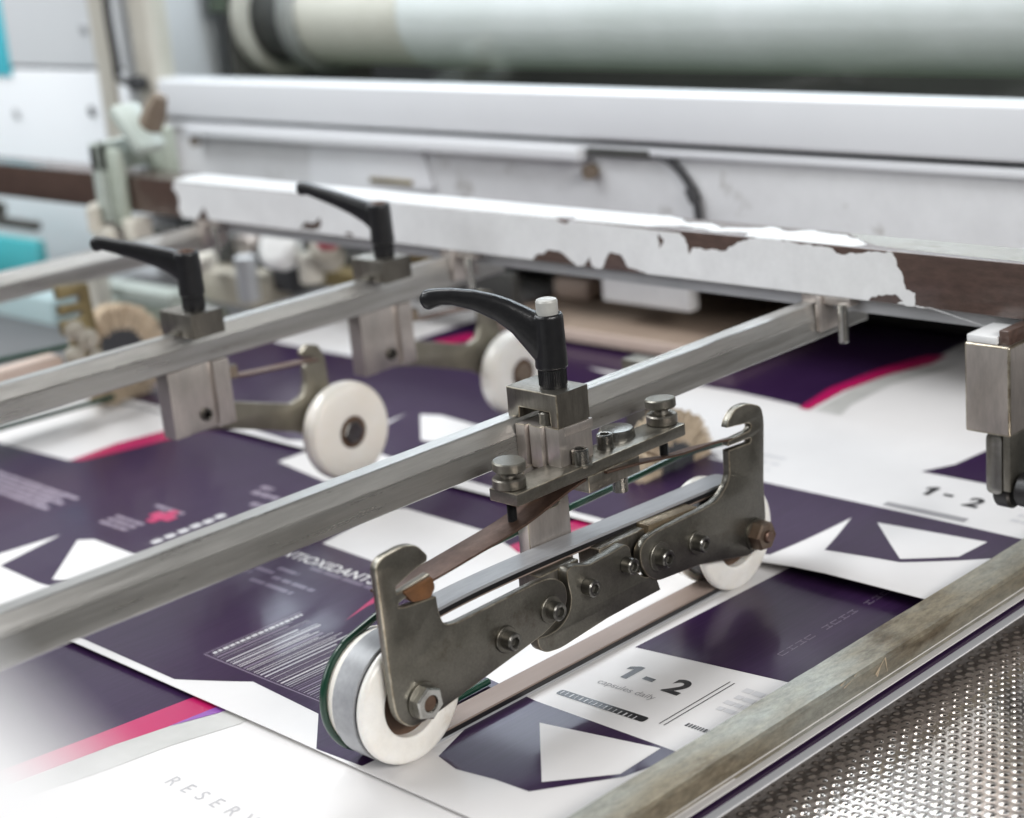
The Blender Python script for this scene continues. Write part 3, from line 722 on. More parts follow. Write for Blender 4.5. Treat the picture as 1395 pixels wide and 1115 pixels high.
def lever(parent, cx, cy, az, dz=0.0, button=True, scale=1.0, lift=0.0):
    R = Matrix.Rotation(az, 3, 'Z')
    mb = MB(); mb.add([Vector((cx, cy, dz)) + R @ Vector((p.x, p.y, p.z + lift * max(0, -p.x - 6))) for p in (LEVER if button else LEVER2)[0]], (LEVER if button else LEVER2)[1], True)
    h = build('lever_handle', mb, 'black_plastic', parent, sharp=60)
    mb = MB(); prof = [(0, 114.8), (5.2, 114.8), (5.35, 115.3), (5.35, 122.4), (0, 122.4)]
    lathe(mb, prof, (cx, cy, dz), (0, 0, 1), 36)
    for k in range(36):
        t = 2 * math.pi * (k + .5) / 36; d = Vector((math.cos(t), math.sin(t), 0)); n = Vector((-d.y, d.x, 0)) * 0.22
        o = Vector((cx, cy, dz)) + d * 5.3
        mb.add([o - n + Vector((0, 0, 116)), o + n + Vector((0, 0, 116)), o + n + Vector((0, 0, 122)), o - n + Vector((0, 0, 122)), o + d * .28 + Vector((0, 0, 116)), o + d * .28 + Vector((0, 0, 122))], [[0, 4, 5, 3], [4, 1, 2, 5]])
    build('knurled_collar', mb, 'black_plastic', parent)
    mb = MB()
    if button:
        lathe(mb, [(0, 141.5), (4.25, 141.5), (4.3, 148.8), (3.9, 149.6), (3.0, 149.9), (0, 149.95)], (cx, cy, dz), (0, 0, 1), 36)
        build('push_button', mb, 'button_grey', h)
    else:
        lathe(mb, [(4.3, 141.5), (4.3, 144.6), (3.2, 144.6), (3.0, 143.2), (0, 143.2)], (cx, cy, dz), (0, 0, 1), 24)
        build('centre_screw', mb, 'spring_copper', h)
    return h

def cap_screw(parent, pos, axis, r=3.0, h=4.2, washer=0.0, material='dark_screw', name='cap_screw'):
    mb = MB(); lathe(mb, [(0, 0), (r, 0), (r, h - 0.5), (r - 0.5, h), (r * 0.66, h), (r * 0.52, h - 0.15, 'hex'), (r * 0.52, h - 2.0, 'hex'), (0, h - 2.2)], pos, axis, 36)
    o = build(name, mb, material, parent)
    if washer:
        mb = MB(); a = Vector(axis).normalized(); lathe(mb, [(r * 0.7, -0.9), (washer, -0.9), (washer, -0.2), (washer - 0.25, 0.05), (r * 0.7, 0.05)], pos, axis, 36)
        build('washer', mb, 'plate_steel', o)
    return o
def hex_nut(parent, pos, axis, af, h, material, bore=2.6, tw=0.3, studm='spring_copper', proud=0.0):
    mb = MB(); r = af / 2
    lathe(mb, [(0, 0), (r, 0, 'hex'), (r, h * 0.84, 'hex'), (r * 0.9, h, 'hex'), (bore, h), (bore, h - 0.3)], pos, axis, 48, tw=tw)
    n = build('nut', mb, material, parent)
    mb = MB(); lathe(mb, [(bore, 0.5), (bore - 0.1, h - 1.0 + proud), (bore - 0.6, h - 0.6 + proud), (0, h - 0.6 + proud)], pos, axis, 24); build('stud', mb, studm, n)
    mb = MB(); lathe(mb, [(0, -1.0), (r * 1.25, -1.0), (r * 1.25, -0.1), (0, 0.0)], pos, axis, 36); build('washer', mb, 'plate_steel', n)
    return n

# ================================================================== the belt carriage in focus
cg = thing('belt_carriage', 'belt driven wheel carriage in sharp focus, clamped to the nearest rail', 'wheel carriage', (0, 97, 0), 'wheel carriages clamped to the rails')
Y1, Y2 = 1.2, 191.0
mb = MB(); prof = [(-27, 101.8), (-27, 115), (0, 115), (0, 101.6), (-4, 101.6), (-4.4, 107.5), (-20.5, 107.5), (-21, 103.1), (-24, 103.1), (-24, 101.8)]
plate(mb, prof, 88.9, 106.9, 'y', bevel=0.5); build('clamp_block', mb, 'block_steel', cg, edge='y')
mb = MB(); lathe(mb, [(0, 98), (3.4, 98), (3.4, 106.2), (2.9, 106.8), (1.9, 106.8), (1.7, 106.6, 'hex'), (1.7, 104.5, 'hex'), (0, 104.4)], (-9, 92.6, 0), (0, 0, 1), 32); build('cap_screw', mb, 'plate_steel', cg)
lever(cg, -9.8, 98.0, math.atan2(0.6, 0.8), button=True)
# post: wide grooved head, thin blade below
mb = MB(); plate(mb, [(-20.9, 86.5), (-16.2, 86.5), (-15.9, 88.6), (-14.6, 88.6), (-14.3, 87.4), (-8.6, 87.4), (-8.0, 89.4), (-6.8, 89.4), (-6.4, 88.6), (-0.2, 88.8), (-0.2, 107.2), (-20.9, 107.2)], 84.5, 101.5, 'z', bevel=0.3)
build('post_head', mb, 'post_metal', cg, edge='z')
mb = MB(); plate(mb, [(-4, 88.8), (-4, 107.2), (0.8, 107.2), (0.8, 101), (0.2, 92)], 97.6, 101.4, 'z', bevel=0.3); build('post_flange', mb, 'post_metal', cg)
mb = MB(); plate(mb, rounded([(82.5, 38), (106.2, 38), (106.2, 85), (82.5, 85)], 0.6), -20.9, -14.8, 'x', holes=[rounded([(92.2, 64.5), (101, 64.5), (101, 76), (92.2, 76)], 2.2)], bevel=0.35)
bl = build('post_blade', mb, 'post_metal', cg, edge='x')
mb = MB(); plate(mb, rounded([(92.6, 65), (100.6, 65), (100.6, 75.6), (92.6, 75.6)], 2.0), -20.5, -15.3, 'x'); build('blade_inset', mb, 'plate_steel', bl)
# cross bar with thumb screws
mb = MB(); plate(mb, [(58.0, -8.4), (156.0, -8.4), (156.0, 5.6), (154.6, 6.1), (58.0, 6.1)], 81.0, 86.0, 'z', bevel=0.35)
# (outline above is y, x: turn it into x, y)
mb.v = [(p[1], p[0], p[2]) for p in mb.v]; mb.f = [q[::-1] for q in mb.f]
build('spring_bar', mb, 'plate_steel', cg, edge='z')
mb = MB(); box(mb, (-14.7, 97, 74.0), (5.9, 127, 80.95), 0.4); build('spacer_block', mb, 'block_steel', cg, edge='box')
for (x, y, tz, rz) in ((-2.6, 63.0, 0.05, 0.2), (-2.6, 151.5, -0.06, 1.1)):
    ax = Vector((tz, 0.03, 1)).normalized(); pos = Vector((x, y, 86.0))
    mb = MB(); lathe(mb, [(0, 6.2), (2.8, 6.2), (2.8, 6.6), (5.8, 6.6), (6.35, 7.2), (6.4, 10.0), (5.9, 10.6), (0, 10.7)], pos, ax, 40)
    t = build('thumb_screw', mb, 'plate_steel', cg)
    mb = MB(); lathe(mb, [(0, 0.05), (6.0, 0.05), (6.4, 0.5), (6.4, 3.6), (5.9, 4.2), (3.0, 4.3), (2.6, 6.4), (0, 6.4)], pos, (0, 0, 1), 40); build('lock_nut', mb, 'block_steel', t)
    mb = MB(); pr = [(0, -14.0)]
    for k in range(18): pr += [(1.9, -13.6 + k * 0.5), (1.55, -13.35 + k * 0.5)]
    lathe(mb, pr + [(1.8, -4.5), (0, -4.5)], pos, (0, 0, 1), 16, smooth=False); build('thread', mb, 'thread_black', t)
for (x, y) in ((2.4, 97.0), (-1.4, 115.5)): cap_screw(cg, (x, y, 86.0), (0, 0, 1), 3.4, 6.0, 4.6, 'screw_steel')
q = at(840, 592, z=87)
mb = MB(); lathe(mb, [(0, 0), (7.2, 0), (7.6, 0.8), (7.2, 4.0), (6.6, 4.8), (0, 5.2)], (q.x, q.y, 85), (0, 0, 1), 32); lathe(mb, [(0, -22), (3.2, -22), (3.2, 0), (0, 0)], (q.x, q.y, 85), (0, 0, 1), 16); build('adjusting_screw', mb, 'screw_steel', cg)
# leaf springs
def leaf(pts, x0, x1, th=0.9, material='spring_copper', name='leaf_spring', twist=0.0):
    P = spline([(0, y, z) for y, z in pts], 6); secs = []; m = len(P)
    for i in range(m):
        d = (P[min(i + 1, m - 1)] - P[max(i - 1, 0)]).normalized(); n = Vector((0, -d.z, d.y)) * th / 2; tw = twist * min(1, 2.2 * i / (m - 1))
        secs.append([Vector((x0, 0, tw)) - n, Vector((x1, 0, -tw)) - n, Vector((x1, 0, -tw)) + n, Vector((x0, 0, tw)) + n])
    mb = MB(); sweep(mb, P, secs, smooth=True); return build(name, mb, material, cg, sharp=40)
leaf([(104, 80.4), (88, 78.0), (63, 72.2), (36, 69.0), (10, 66.5), (-4, 66.6)], -8.5, 4.5)
leaf([(106, 80.2), (126, 77.0), (152, 72.3), (172, 70.6), (188, 68.4), (196, 67.6)], -7.5, 7.6, twist=-2.4)
# arm plates
PA = [(-13.6, 82.0, 4), (-10.5, 84.9, 3), (0.0, 85.9, 4), (6.0, 84.2, 3), (10.4, 78.8, 2), (10.0, 76.6, 1), (2.5, 75.2, 2), (-5.6, 72.2, 0.8), (-5.6, 69.6, .8), (-2.0, 70.0, 1), (10.6, 71.8, 0.8), (10.2, 67.5, .8), (-4.6, 66.4, .8), (-5.4, 64.4, .6), (-2, 63.6, .6), (12.4, 62.4, 0.6),
      (12.8, 56, 3), (14.6, 50.4, 4), (20, 49.0, 3), (63.5, 49.9, 6), (71.4, 48.9, 6), (77.6, 44.0, 6), (78.3, 38, 6), (75.8, 32.6, 5), (63.7, 28.0, 3), (15.1, 19.9, 3), (3.5, 18.0, 5), (-6.0, 17.8, 5), (-11.9, 24.0, 5), (-12.6, 33, 5)]
mb = MB(); plate(mb, rounded(PA, 1.2), 4.6, 8.0, 'x', bevel=0.5); build('front_arm_plate', mb, 'plate_steel', cg, edge='x')
mb = MB(); plate(mb, rounded([(-3.5, 69.8), (10.9, 71.0), (12.0, 66), (9, 62.8), (1, 64.0)], 1.6), 3.8, 8.9, 'x', bevel=0.8); build('spring_end', mb, 'spring_rust', cg)
PB = [(79.6, 48.9, 2), (84, 49.2, 2), (91.5, 46.6, 2), (107.4, 47.2, 2), (113.2, 48.0, 2), (115.8, 46, 1), (116.4, 42, 2), (119.6, 33, 3), (124.5, 29.6, 2), (130.6, 29.4, .6), (131.0, 26.2, .6), (132.6, 21.5, .6), (116.7, 21.4, 2), (100.3, 21.0, 2), (80.2, 19.2, 3), (72.7, 18.5, 4), (65.0, 19.6, 3), (61.4, 22.6, 2), (60.6, 27.4, 1), (66.3, 26.4, 3), (73.2, 26.9, 4), (79.0, 30.7, 4), (81.0, 36.4, 4), (79.4, 44.0, 3)]
mb = MB(); plate(mb, rounded(PB, 1.2), 2.6, 7.4, 'x', bevel=0.4); build('link_plate', mb, 'plate_steel', cg, edge='x')
PC = [(121.2, 36.5, 4), (120.8, 42.6, 4), (124.7, 46.0, 3), (131, 47.3, 3), (160.3, 47.4, 3), (171.5, 48.2, 3), (178.0, 52.9, 3), (180, 57, 2), (180.2, 67.4, .6), (195.0, 66.6, 1), (195.4, 68.6, 1), (180.0, 69.2, .8), (180.2, 71.6, .8), (194.6, 72.0, 1), (196.2, 73.4, 1.4), (194.6, 75.4, 1), (180.0, 77.3, .6), (181.2, 80, 2), (186, 84.2, 5), (194, 84.4, 5), (203.6, 80.5, 5), (205.0, 74.0, 3), (202.6, 45.4, 3), (203.0, 30, 4), (200.2, 18.8, 4), (190.0, 16.8, 4), (170.4, 21.2, 3), (157.4, 23.9, 3), (131.4, 26.0, 2), (125.0, 29.6, 4)]
mb = MB(); plate(mb, rounded(PC, 1.2), 4.4, 8.0, 'x', bevel=0.5); build('rear_arm_plate', mb, 'plate_steel', cg, edge='x')
for (y, z, xs, r, w) in ((43.6, 33.8, 8.95, 3.5, 5.2), (68.3, 36.8, 8.95, 3.6, 5.5), (89.6, 38.4, 7.6, 3.4, 0), (112.7, 39.6, 7.6, 3.3, 0), (132.2, 36.4, 8.95, 3.7, 6.2), (155.4, 34.8, 8.95, 3.5, 4.9)):
    cap_screw(cg, (xs, y, z), (1, 0, 0), r, 4.6, w, 'screw_mid')
hex_nut(cg, (9.0, 0.4, 26.4), (1, 0, 0), 11.2, 4.0, 'nut_bright', 3.3, 0.3927, studm='hub_brown')
hex_nut(cg, (9.0, 195.2, 25.2), (1, 0, 0), 11.4, 5.4, 'nut_rust', 2.7, 0.1309, proud=2.0)
# carrier blocks behind the plates
mb = MB(); box(mb, (-9.5, 69.5, 30), (2.4, 91.5, 48.2), 0.5); build('carrier_block', mb, 'block_steel', cg, edge='box')
mb = MB(); box(mb, (-9.5, 103.5, 30), (2.4, 131, 48.0), 0.5); build('carrier_block', mb, 'block_steel', cg, edge='box')
mb = MB(); box(mb, (-9.5, 131, 34), (4.2, 162, 48.4), 0.5, rot=Matrix.Rotation(math.radians(-3), 3, 'X')); build('carrier_bar', mb, 'edge_brass', cg)
# wheels
def belt_wheel(yc):
    O = (0, yc, 24.2)
    mb = MB(); lathe(mb, [(13.5, -2.2), (22.0, -2.2), (23.4, -1.7), (24.0, -0.9), (24.1, -0.1), (23.9, 0.8), (23.4, 1.5), (22.6, 2.0), (21.4, 2.3), (16, 2.4), (14.4, 2.4), (13.8, 2.2), (13.5, 1.8), (13.5, -2.2)], O, (1, 0, 0), 72)
    w = build('wheel', mb, 'nylon', cg)
    mb = MB(); lathe(mb, [(0, -2.1), (13.6, -2.1), (13.6, -1.6), (6, -1.6), (6, 4.4), (0, 4.4)], O, (1, 0, 0), 36); build('hub', mb, 'hub_brown', w)
    mb = MB(); lathe(mb, [(10, -14.1), (20.5, -14.1), (20.5, -2.3), (10, -2.3)], O, (1, 0, 0), 64); build('groove_core', mb, 'belt_black', w)
    mb = MB(); lathe(mb, [(4, -18.8), (22.0, -18.8), (22.8, -18.2), (23.4, -14.8), (22.9, -14.2), (10, -14.2)], O, (1, 0, 0), 72); build('rear_disc', mb, 'nylon_cream', w)
    mb = MB(); lathe(mb, [(4, -21.6), (22.4, -21.6), (22.6, -18.9), (4, -18.9)], O, (1, 0, 0), 64); build('pulley', mb, 'nylon_cream', w)
    return w
belt_wheel(Y1); belt_wheel(Y2)
def loop(r, n=26):
    P = []; zc = 24.2
    for k in range(n + 1): t = math.pi * (1.5 - k / n); P.append((Y1 + r * math.cos(t), zc + r * math.sin(t)))
    m = 40
    for k in range(1, m):
        t = k / m; P.append((Y1 + (Y2 - Y1) * t, zc + r + 4.6 * math.sin(math.pi * min(1, t ** 0.62)) * (1 - 0.55 * t)))
    for k in range(n + 1): t = math.pi * (0.5 - k / n); P.append((Y2 + r * math.cos(t), zc + r * math.sin(t)))
    for k in range(1, m): t = 1 - k / m; P.append((Y1 + (Y2 - Y1) * t, zc - r))
    return P
def belt(name, r0, r1, x0, x1, material):
    A = loop(r0); B = loop(r1); mb = MB(); vs = []; fs = []; m = len(A)
    for (ya, za), (yb, zb) in zip(A, B):
        vs += [(x0, ya, za), (x1, ya, za), (x1, yb, zb), (x0, yb, zb)]
    for i in range(m):
        j = (i + 1) % m
        for k in range(4): fs.append([i * 4 + k, i * 4 + (k + 1) % 4, j * 4 + (k + 1) % 4, j * 4 + k])
    mb.add(vs, fs); return build(name, mb, material, cg, sharp=20)
belt('belt_cover', 23.2, 24.4, -14.0, -2.7, 'belt_grey')
belt('belt_core', 21.4, 23.18, -13.8, -2.35, 'belt_black')
belt('belt_lining', 20.6, 21.38, -14.0, -2.7, 'belt_brown')
gp = [(-22, 60, 1.7), (-21.5, 40, 1.6), (-21, 24, 1.6)]
gp += [(-20.2, Y1 + 23.4 * math.cos(t), 24.2 + 23.4 * math.sin(t)) for t in [math.pi * (1.5 - k / 14 * 0.9) for k in range(15)]]
gp += [(-21.5, 22, 52.8), (-22.6, 46, 56.0), (-23.4, 80, 56.4), (-24, 150, 57.0), (-25, 190, 57.2), (-28, 222, 53)]
mb = MB(); tube(mb, spline(gp, 4), 1.45, 14); build('round_belt', mb, 'belt_green', cg)

def brush_wheel(label, c, R, rh, parent=None, name='round_brush', th=14):
    if parent is None: t = thing(name, label, 'brush wheel', (c[0], c[1], c[2] - R), 'brush wheels behind the rails')
    else: t = parent
    mb = MB(); lathe(mb, [(0, 0.5), (rh * 0.3, 0.5), (rh * 0.34, -1), (rh, -1), (rh, -th + 1), (0, -th + 1)], c, (1, 0, 0), 40); build('hub_disc', mb, 'brush_hub', t)
    mb = MB(); n = 84
    for row in range(5):
        for k in range(n):
            a = 2 * math.pi * (k + 0.37 * row) / n + random.uniform(-.03, .03); L = R * random.uniform(0.95, 1.03)
            d = Vector((random.uniform(-.04, .04), math.cos(a), math.sin(a))); p0 = Vector(c) + Vector((-1.5 - row * th * 0.2, 0, 0)) + d * rh * 0.9; p1 = Vector(c) + Vector((-1.5 - row * th * 0.2, 0, 0)) + d * L
            t2 = Vector((0, -math.sin(a), math.cos(a))); ax = Vector((1, 0, 0)); w0 = rh * 0.03; w1 = R * 0.036
            sec = lambda w: [ax * w * 1.1 * math.cos(q) + t2 * w * math.sin(q) for q in [k2 * math.pi / 3 for k2 in range(6)]]
            sweep(mb, [p0, p1], [sec(w0), sec(w1)])
    build('bristle_ring', mb, 'bristle_tan', t); return t
q = atd(925, 636, 930)
bw = brush_wheel('tan brush wheel half hidden behind the carriage with the thumb screws', (q.x, q.y, q.z), 29, 14)
mb = MB(); box(mb, (q.x - 30, q.y - 6, q.z - 4), (q.x - 15, q.y + 6, 58), 0.8); build('holder', mb, 'plate_steel', bw)

# ================================================================== far carriages
def far_carriage(label, xr, yb, yw, R, az, lift, cream):
    t = thing('wheel_carriage', label, 'wheel carriage', (xr, yb + 9, 0), 'wheel carriages clamped to the rails')
    d = xr + 21
    mb = MB(); plate(mb, [(-33 + d, 103.1), (-33 + d, 115), (-6 + d, 115), (-6 + d, 103.1), (-15 + d, 103.1), (-15 + d, 106), (-19 + d, 106), (-19 + d, 103.1)], yb, yb + 19, 'y', bevel=0.5); build('clamp_block', mb, 'block_steel', t)
    lever(t, -16 + d, yb + 9.5, az, button=False, lift=lift)
    y0, y1 = yb - 9, yb + 27
    mb = MB(); plate(mb, [(xr - 9.4, y0), (xr + 1, y0), (xr + 1, y0 + 9), (xr - 0.4, y0 + 9.4), (xr - 0.4, y0 + 26), (xr + 2, y0 + 26.6), (xr + 2, y1), (xr - 9.4, y1)], 52.0, 85.9, 'z', bevel=0.4)
    pst = build('post', mb, 'post_metal', t)
    cap_screw(t, (xr - 0.4, y0 + 20, 60), (1, 0, 0), 3.2, 2.0, 0, 'dark_screw')
    sh = yw - 197
    arm = [(112, 64), (133, 59.0), (172, 47.0), (180, 49), (183, 56), (183.5, 65.0), (190, 66), (190.5, 69), (183, 69.5), (182, 72.5), (187, 76), (194, 74), (197.5, 67), (198.5, 40), (203, 27), (199, 18), (190, 20), (173.5, 31), (131, 45), (112, 49)]
    mb = MB(); plate(mb, rounded([(y + sh, z) for y, z in arm], 1.6), xr - 14.5, xr - 10.5, 'x', bevel=0.5); build('swing_arm', mb, 'arm_zinc', t)
    P = spline([(0, yb + 20, 80), (0, yb + 34, 73.5), (0, yw - 40, 71), (0, yw - 10, 68.5)], 6)
    mb = MB(); sweep(mb, P, [[(xr - 10, 0, -.5), (xr - 2, 0, -.5), (xr - 2, 0, .5), (xr - 10, 0, .5)]] * len(P)); build('leaf_spring', mb, 'spring_copper', t)
    mb = MB(); lathe(mb, [(0, 0), (4, 0), (4.4, 1), (4.4, 6), (0, 6.5)], (xr - 3, yb + 30, 74), (0, 0, 1), 20); build('spring_nut', mb, 'knob_brown', t)
    mb = MB(); box(mb, (xr - 26, yb - 16, 84), (xr - 10, yb - 4, 90), 2); build('rear_knob', mb, 'black_plastic', t)
    O = (xr + 7, yw, R)
    mb = MB(); lathe(mb, [(9, -12), (R - 4, -12), (R - 2.2, -11.5), (R - 0.8, -10.4), (R - 0.15, -8.8), (R, -6.6), (R - 0.1, -4.4), (R - 0.7, -2.5), (R - 1.8, -1.1), (R - 3.6, -0.25), (R - 5.5, 0), (10, 0.2), (9.0, 0), (8.6, -1), (8.6, -11)], O, (1, 0, 0), 64); w = build('wheel', mb, cream, t)
    mb = MB(); lathe(mb, [(0, -11), (8.8, -11), (8.8, -0.6), (7.4, -0.5), (0, -0.5)], O, (1, 0, 0), 32); build('hub', mb, 'hub_brown', w)
    mb = MB(); lathe(mb, [(0, 0), (5.6, 0, 'hex'), (5.6, 1.4, 'hex'), (5.1, 1.8, 'hex'), (0, 1.8)], (O[0] - 0.8, yw, R), (1, 0, 0), 36); build('axle_nut', mb, 'knob_brown' if cream == 'nylon' else 'screw_steel', w)
    return t
far_carriage('wheel carriage with cream wheel on the middle rail, left of the other one', -268.5, 100, 197, 27, math.atan2(0.6, 0.8), 0.0, 'nylon_cream')
far_carriage('wheel carriage with white wheel on the middle rail nearest the beam', -268.5, 224, 327, 25.5, math.atan2(0.40, 0.92), 0.06, 'nylon')

# brush carriage on the far left rail
bc = thing('brush_carriage', 'blurred brush wheel carriage with slotted bracket on the far left rail', 'brush carriage', (-515, 215, 0))
brush_wheel('', (-519, 221, 30), 33, 19, parent=bc)
mb = MB(); plate(mb, rounded([(172, 88), (194, 86), (196, 40), (200, 24), (180, 24), (178, 56), (172, 57), (172, 66), (188, 66), (188, 70), (172, 70), (172, 76), (188, 75), (188, 80), (172, 80)], 1.5), -507, -502, 'x', bevel=0.4); build('slotted_bracket', mb, 'brass_dull', bc)
mb = MB()
for (y, z, r) in ((178, 60, 6), (186, 52, 7), (176, 44, 6), (190, 40, 5)): lathe(mb, [(0, 0), (r, 0), (r, 5), (r * .6, 6), (r * .6, 9), (0, 9)], (-503, y, z), (1, 0, 0), 16)
build('screw_cluster', mb, 'beige_cast', bc)
mb = MB(); tube(mb, [(-512, 20, 52), (-512, 128, 51), (-512, 180, 48)], 2.0, 10); tube(mb, [(-512, 20, 8), (-512, 121, 10), (-512, 205, 8)], 2.0, 10); build('round_belt', mb, 'belt_green', bc)
mb = MB(); box(mb, (-524, 60, 30), (-508, 172, 44), 1); build('carrier_bar', mb, 'wood_edge', bc)

# ================================================================== the press behind
YM = 450.0
def ym(px, py, dy=0.0): return at(px, py, y=YM + dy)
press = thing('printing_press', 'white printing press housing with long window across the background', 'printing press', (-400, YM + 60, 70))
zt = ym(700, 122).z; zl = ym(700, 186).z
xL = ym(213, 107).x
mb = MB(); box(mb, (xL - 2, YM, zl), (520, YM + 22, zt), 3, seg=4); build('window_sill', mb, 'panel_clean', press)
mb = MB(); box(mb, (xL - 2, YM + 10, zl - 3.2), (520, YM + 30, zl - 0.1), 0.4); build('shadow_gap', mb, 'gap_dark', press)
mb = MB(); box(mb, (xL - 2, YM + 3, zl - 9), (520, YM + 12, zl - 3.2), 2); build('moulding', mb, 'panel_clean', press)
mb = MB(); box(mb, (xL - 40, YM + 9, 62), (520, YM + 26, zl - 8), 1.0); build('lower_panel', mb, 'panel_white', press)
a = ym(257, 183); b = ym(792, 207)
mb = MB(); box(mb, (a.x, YM - 4, b.z - 6), (b.x, YM + 8, b.z + 3), 1.5); build('trim_strip', mb, 'panel_clean', press)
mb = MB(); q = ym(797, 236); lathe(mb, [(0, 0), (5, 0), (5, 6), (0, 7)], (q.x, YM + 8, q.z), (0, -1, 0), 16); build('trim_screw', mb, 'knob_brown', press)
q = ym(262, 190); mb = MB(); lathe(mb, [(0, 0), (4, 0), (4, 4), (0, 5)], (q.x, YM + 4, q.z - 2), (0, -1, 0), 16); build('trim_screw', mb, 'knob_brown', press)
pts = [ym(*p) for p in ((412, 178), (565, 205), (583, 262), (415, 262))]
mb = MB(); plate(mb, rounded([(p.x, p.z) for p in pts], 4), YM + 5.5, YM + 8.8, 'y', bevel=0.5); build('notice_plate', mb, 'panel_clean', press)
a = ym(497, 245); b = ym(555, 253); mb = MB(); box(mb, (a.x, YM + 3.5, b.z - 1), (b.x, YM + 6, a.z + 1), 1); build('name_slot', mb, 'brass_dull', press)
pts = [ym(*p, 6) for p in ((800, 206), (840, 204), (880, 207), (910, 218), (935, 245), (948, 275), (952, 300), (955, 330))]
mb = MB(); tube(mb, spline(pts, 5), 2.6, 10); build('cable', mb, 'gap_dark', press)
mb = MB(); tube(mb, [pts[4] + (pts[5] - pts[4]) * 0.4, pts[5]], 4.0, 12); build('cable_gland', mb, 'gap_dark', press)
a = ym(796, 206); b = ym(880, 212); mb = MB(); box(mb, (a.x, YM + 2, a.z - 3), (b.x, YM + 9, a.z + 2), 0.5); build('cable_bracket', mb, 'press_dark', press)
mb = MB(); box(mb, (-640, 580, 4), (520, 900, 61.5), 1); build('base', mb, 'press_dark', press)  # dark box added under the press to block light leaking from behind
# interior: back wall, floor, cylinder, end parts
mb = MB(); box(mb, (xL + 4, YM + 330, 60), (700, YM + 340, 620)); build('back_wall', mb, 'press_dark', press)
mb = MB(); box(mb, (xL + 4, YM + 24, 110), (700, YM + 329, 118)); build('trough', mb, 'press_green', press)
mb = MB(); box(mb, (xL + 60, YM + 50, 118), (700, YM + 66, 140), 3); build('cross_bar', mb, 'press_green', press)
CYR, CYY = 42.0, YM + 120.0
lowz = at(800, 97, y=CYY - 14).z
CZ = lowz + CYR * 0.97
xc = at(543, 60, y=CYY - 40).x; x2 = at(385, 60, y=CYY - 40).x; x3 = at(330, 60, y=CYY - 40).x
mb = MB(); lathe(mb, [(0, 0), (CYR - 2, 0), (CYR, 2), (CYR, 1600), (0, 1600)], (xc, CYY, CZ), (1, 0, 0), 72); build('cylinder', mb, 'roller_chrome', press)
mb = MB(); lathe(mb, [(0, 0), (CYR * .9, 0), (CYR * .97, 6), (CYR * .97, xc - x2 - 0.2), (0, xc - x2 - 0.2)], (x2, CYY, CZ), (1, 0, 0), 72); build('cylinder_bearer', mb, 'cream_paint', press)
mb = MB(); lathe(mb, [(CYR, 0), (CYR * 1.12, 2), (CYR * 1.12, 16), (CYR, 18)], (x2 + 2, CYY, CZ), (1, 0, 0), 60); build('bearer_ring', mb, 'roller_end', press)
mb = MB(); lathe(mb, [(0, 0), (CYR * .9, 0), (CYR * .9, x2 - x3 - 0.2), (0, x2 - x3 - 0.2)], (x3, CYY, CZ), (1, 0, 0), 60); build('bearing', mb, 'press_dark', press)
mb = MB(); lathe(mb, [(CYR * .95, 0), (CYR * 1.2, 0), (CYR * 1.2, 12), (CYR * .95, 12)], (x3 + 2, CYY, CZ), (1, 0, 0), 60); build('bearing_ring', mb, 'cream_paint', press)
mb = MB(); box(mb, (max(x3 - 190, xL + 6), CYY - 50, 100), (x3 - 3, CYY + 100, 480), 4); build('bearing_housing', mb, 'roller_dark', press)
mb = MB(); box(mb, (max(x3 - 150, xL + 10), CYY - 54, at(250, 16, y=CYY - 54).z), (x3 - 20, CYY - 50.5, CZ + 90), 1); build('housing_cover', mb, 'press_green', press)
mb = MB(); box(mb, (xL, YM + 6, zt), (520, YM + 10, zt + 420)); build('window_pane', mb, 'window_glass', press)
mb = MB(); pA = ym(190, 0); pB = ym(213, 112)
mb = MB(); box(mb, (xL - 26, YM - 2, 80), (xL, YM + 20, 700), 3); build('window_post', mb, 'cream_paint', press)
mb = MB(); box(mb, (xL - 80, YM + 22, 60), (xL - 26, YM + 200, 700), 1); build('side_wall', mb, 'panel_clean', press)
a = ym(121, 0).x; b = ym(142, 0).x
mb = MB(); box(mb, (a, YM - 3, 92), (b, YM + 2, 700), 1); build('door_edge', mb, 'cream_paint', press)
mb = MB(); tube(mb, spline([ym(141, -60, -10), ym(146, 10, -10), ym(158, 80, -10), ym(163, 108, -10), ym(187, 114, -10)], 5), 3.2, 10); build('gas_strut', mb, 'gap_dark', press)
q = ym(187, 114, -10); mb = MB(); lathe(mb, [(0, -5), (6, -5), (6, 6), (0, 6)], (q.x, q.y, q.z), (0, 1, 0), 16); build('strut_joint', mb, 'gap_dark', press)

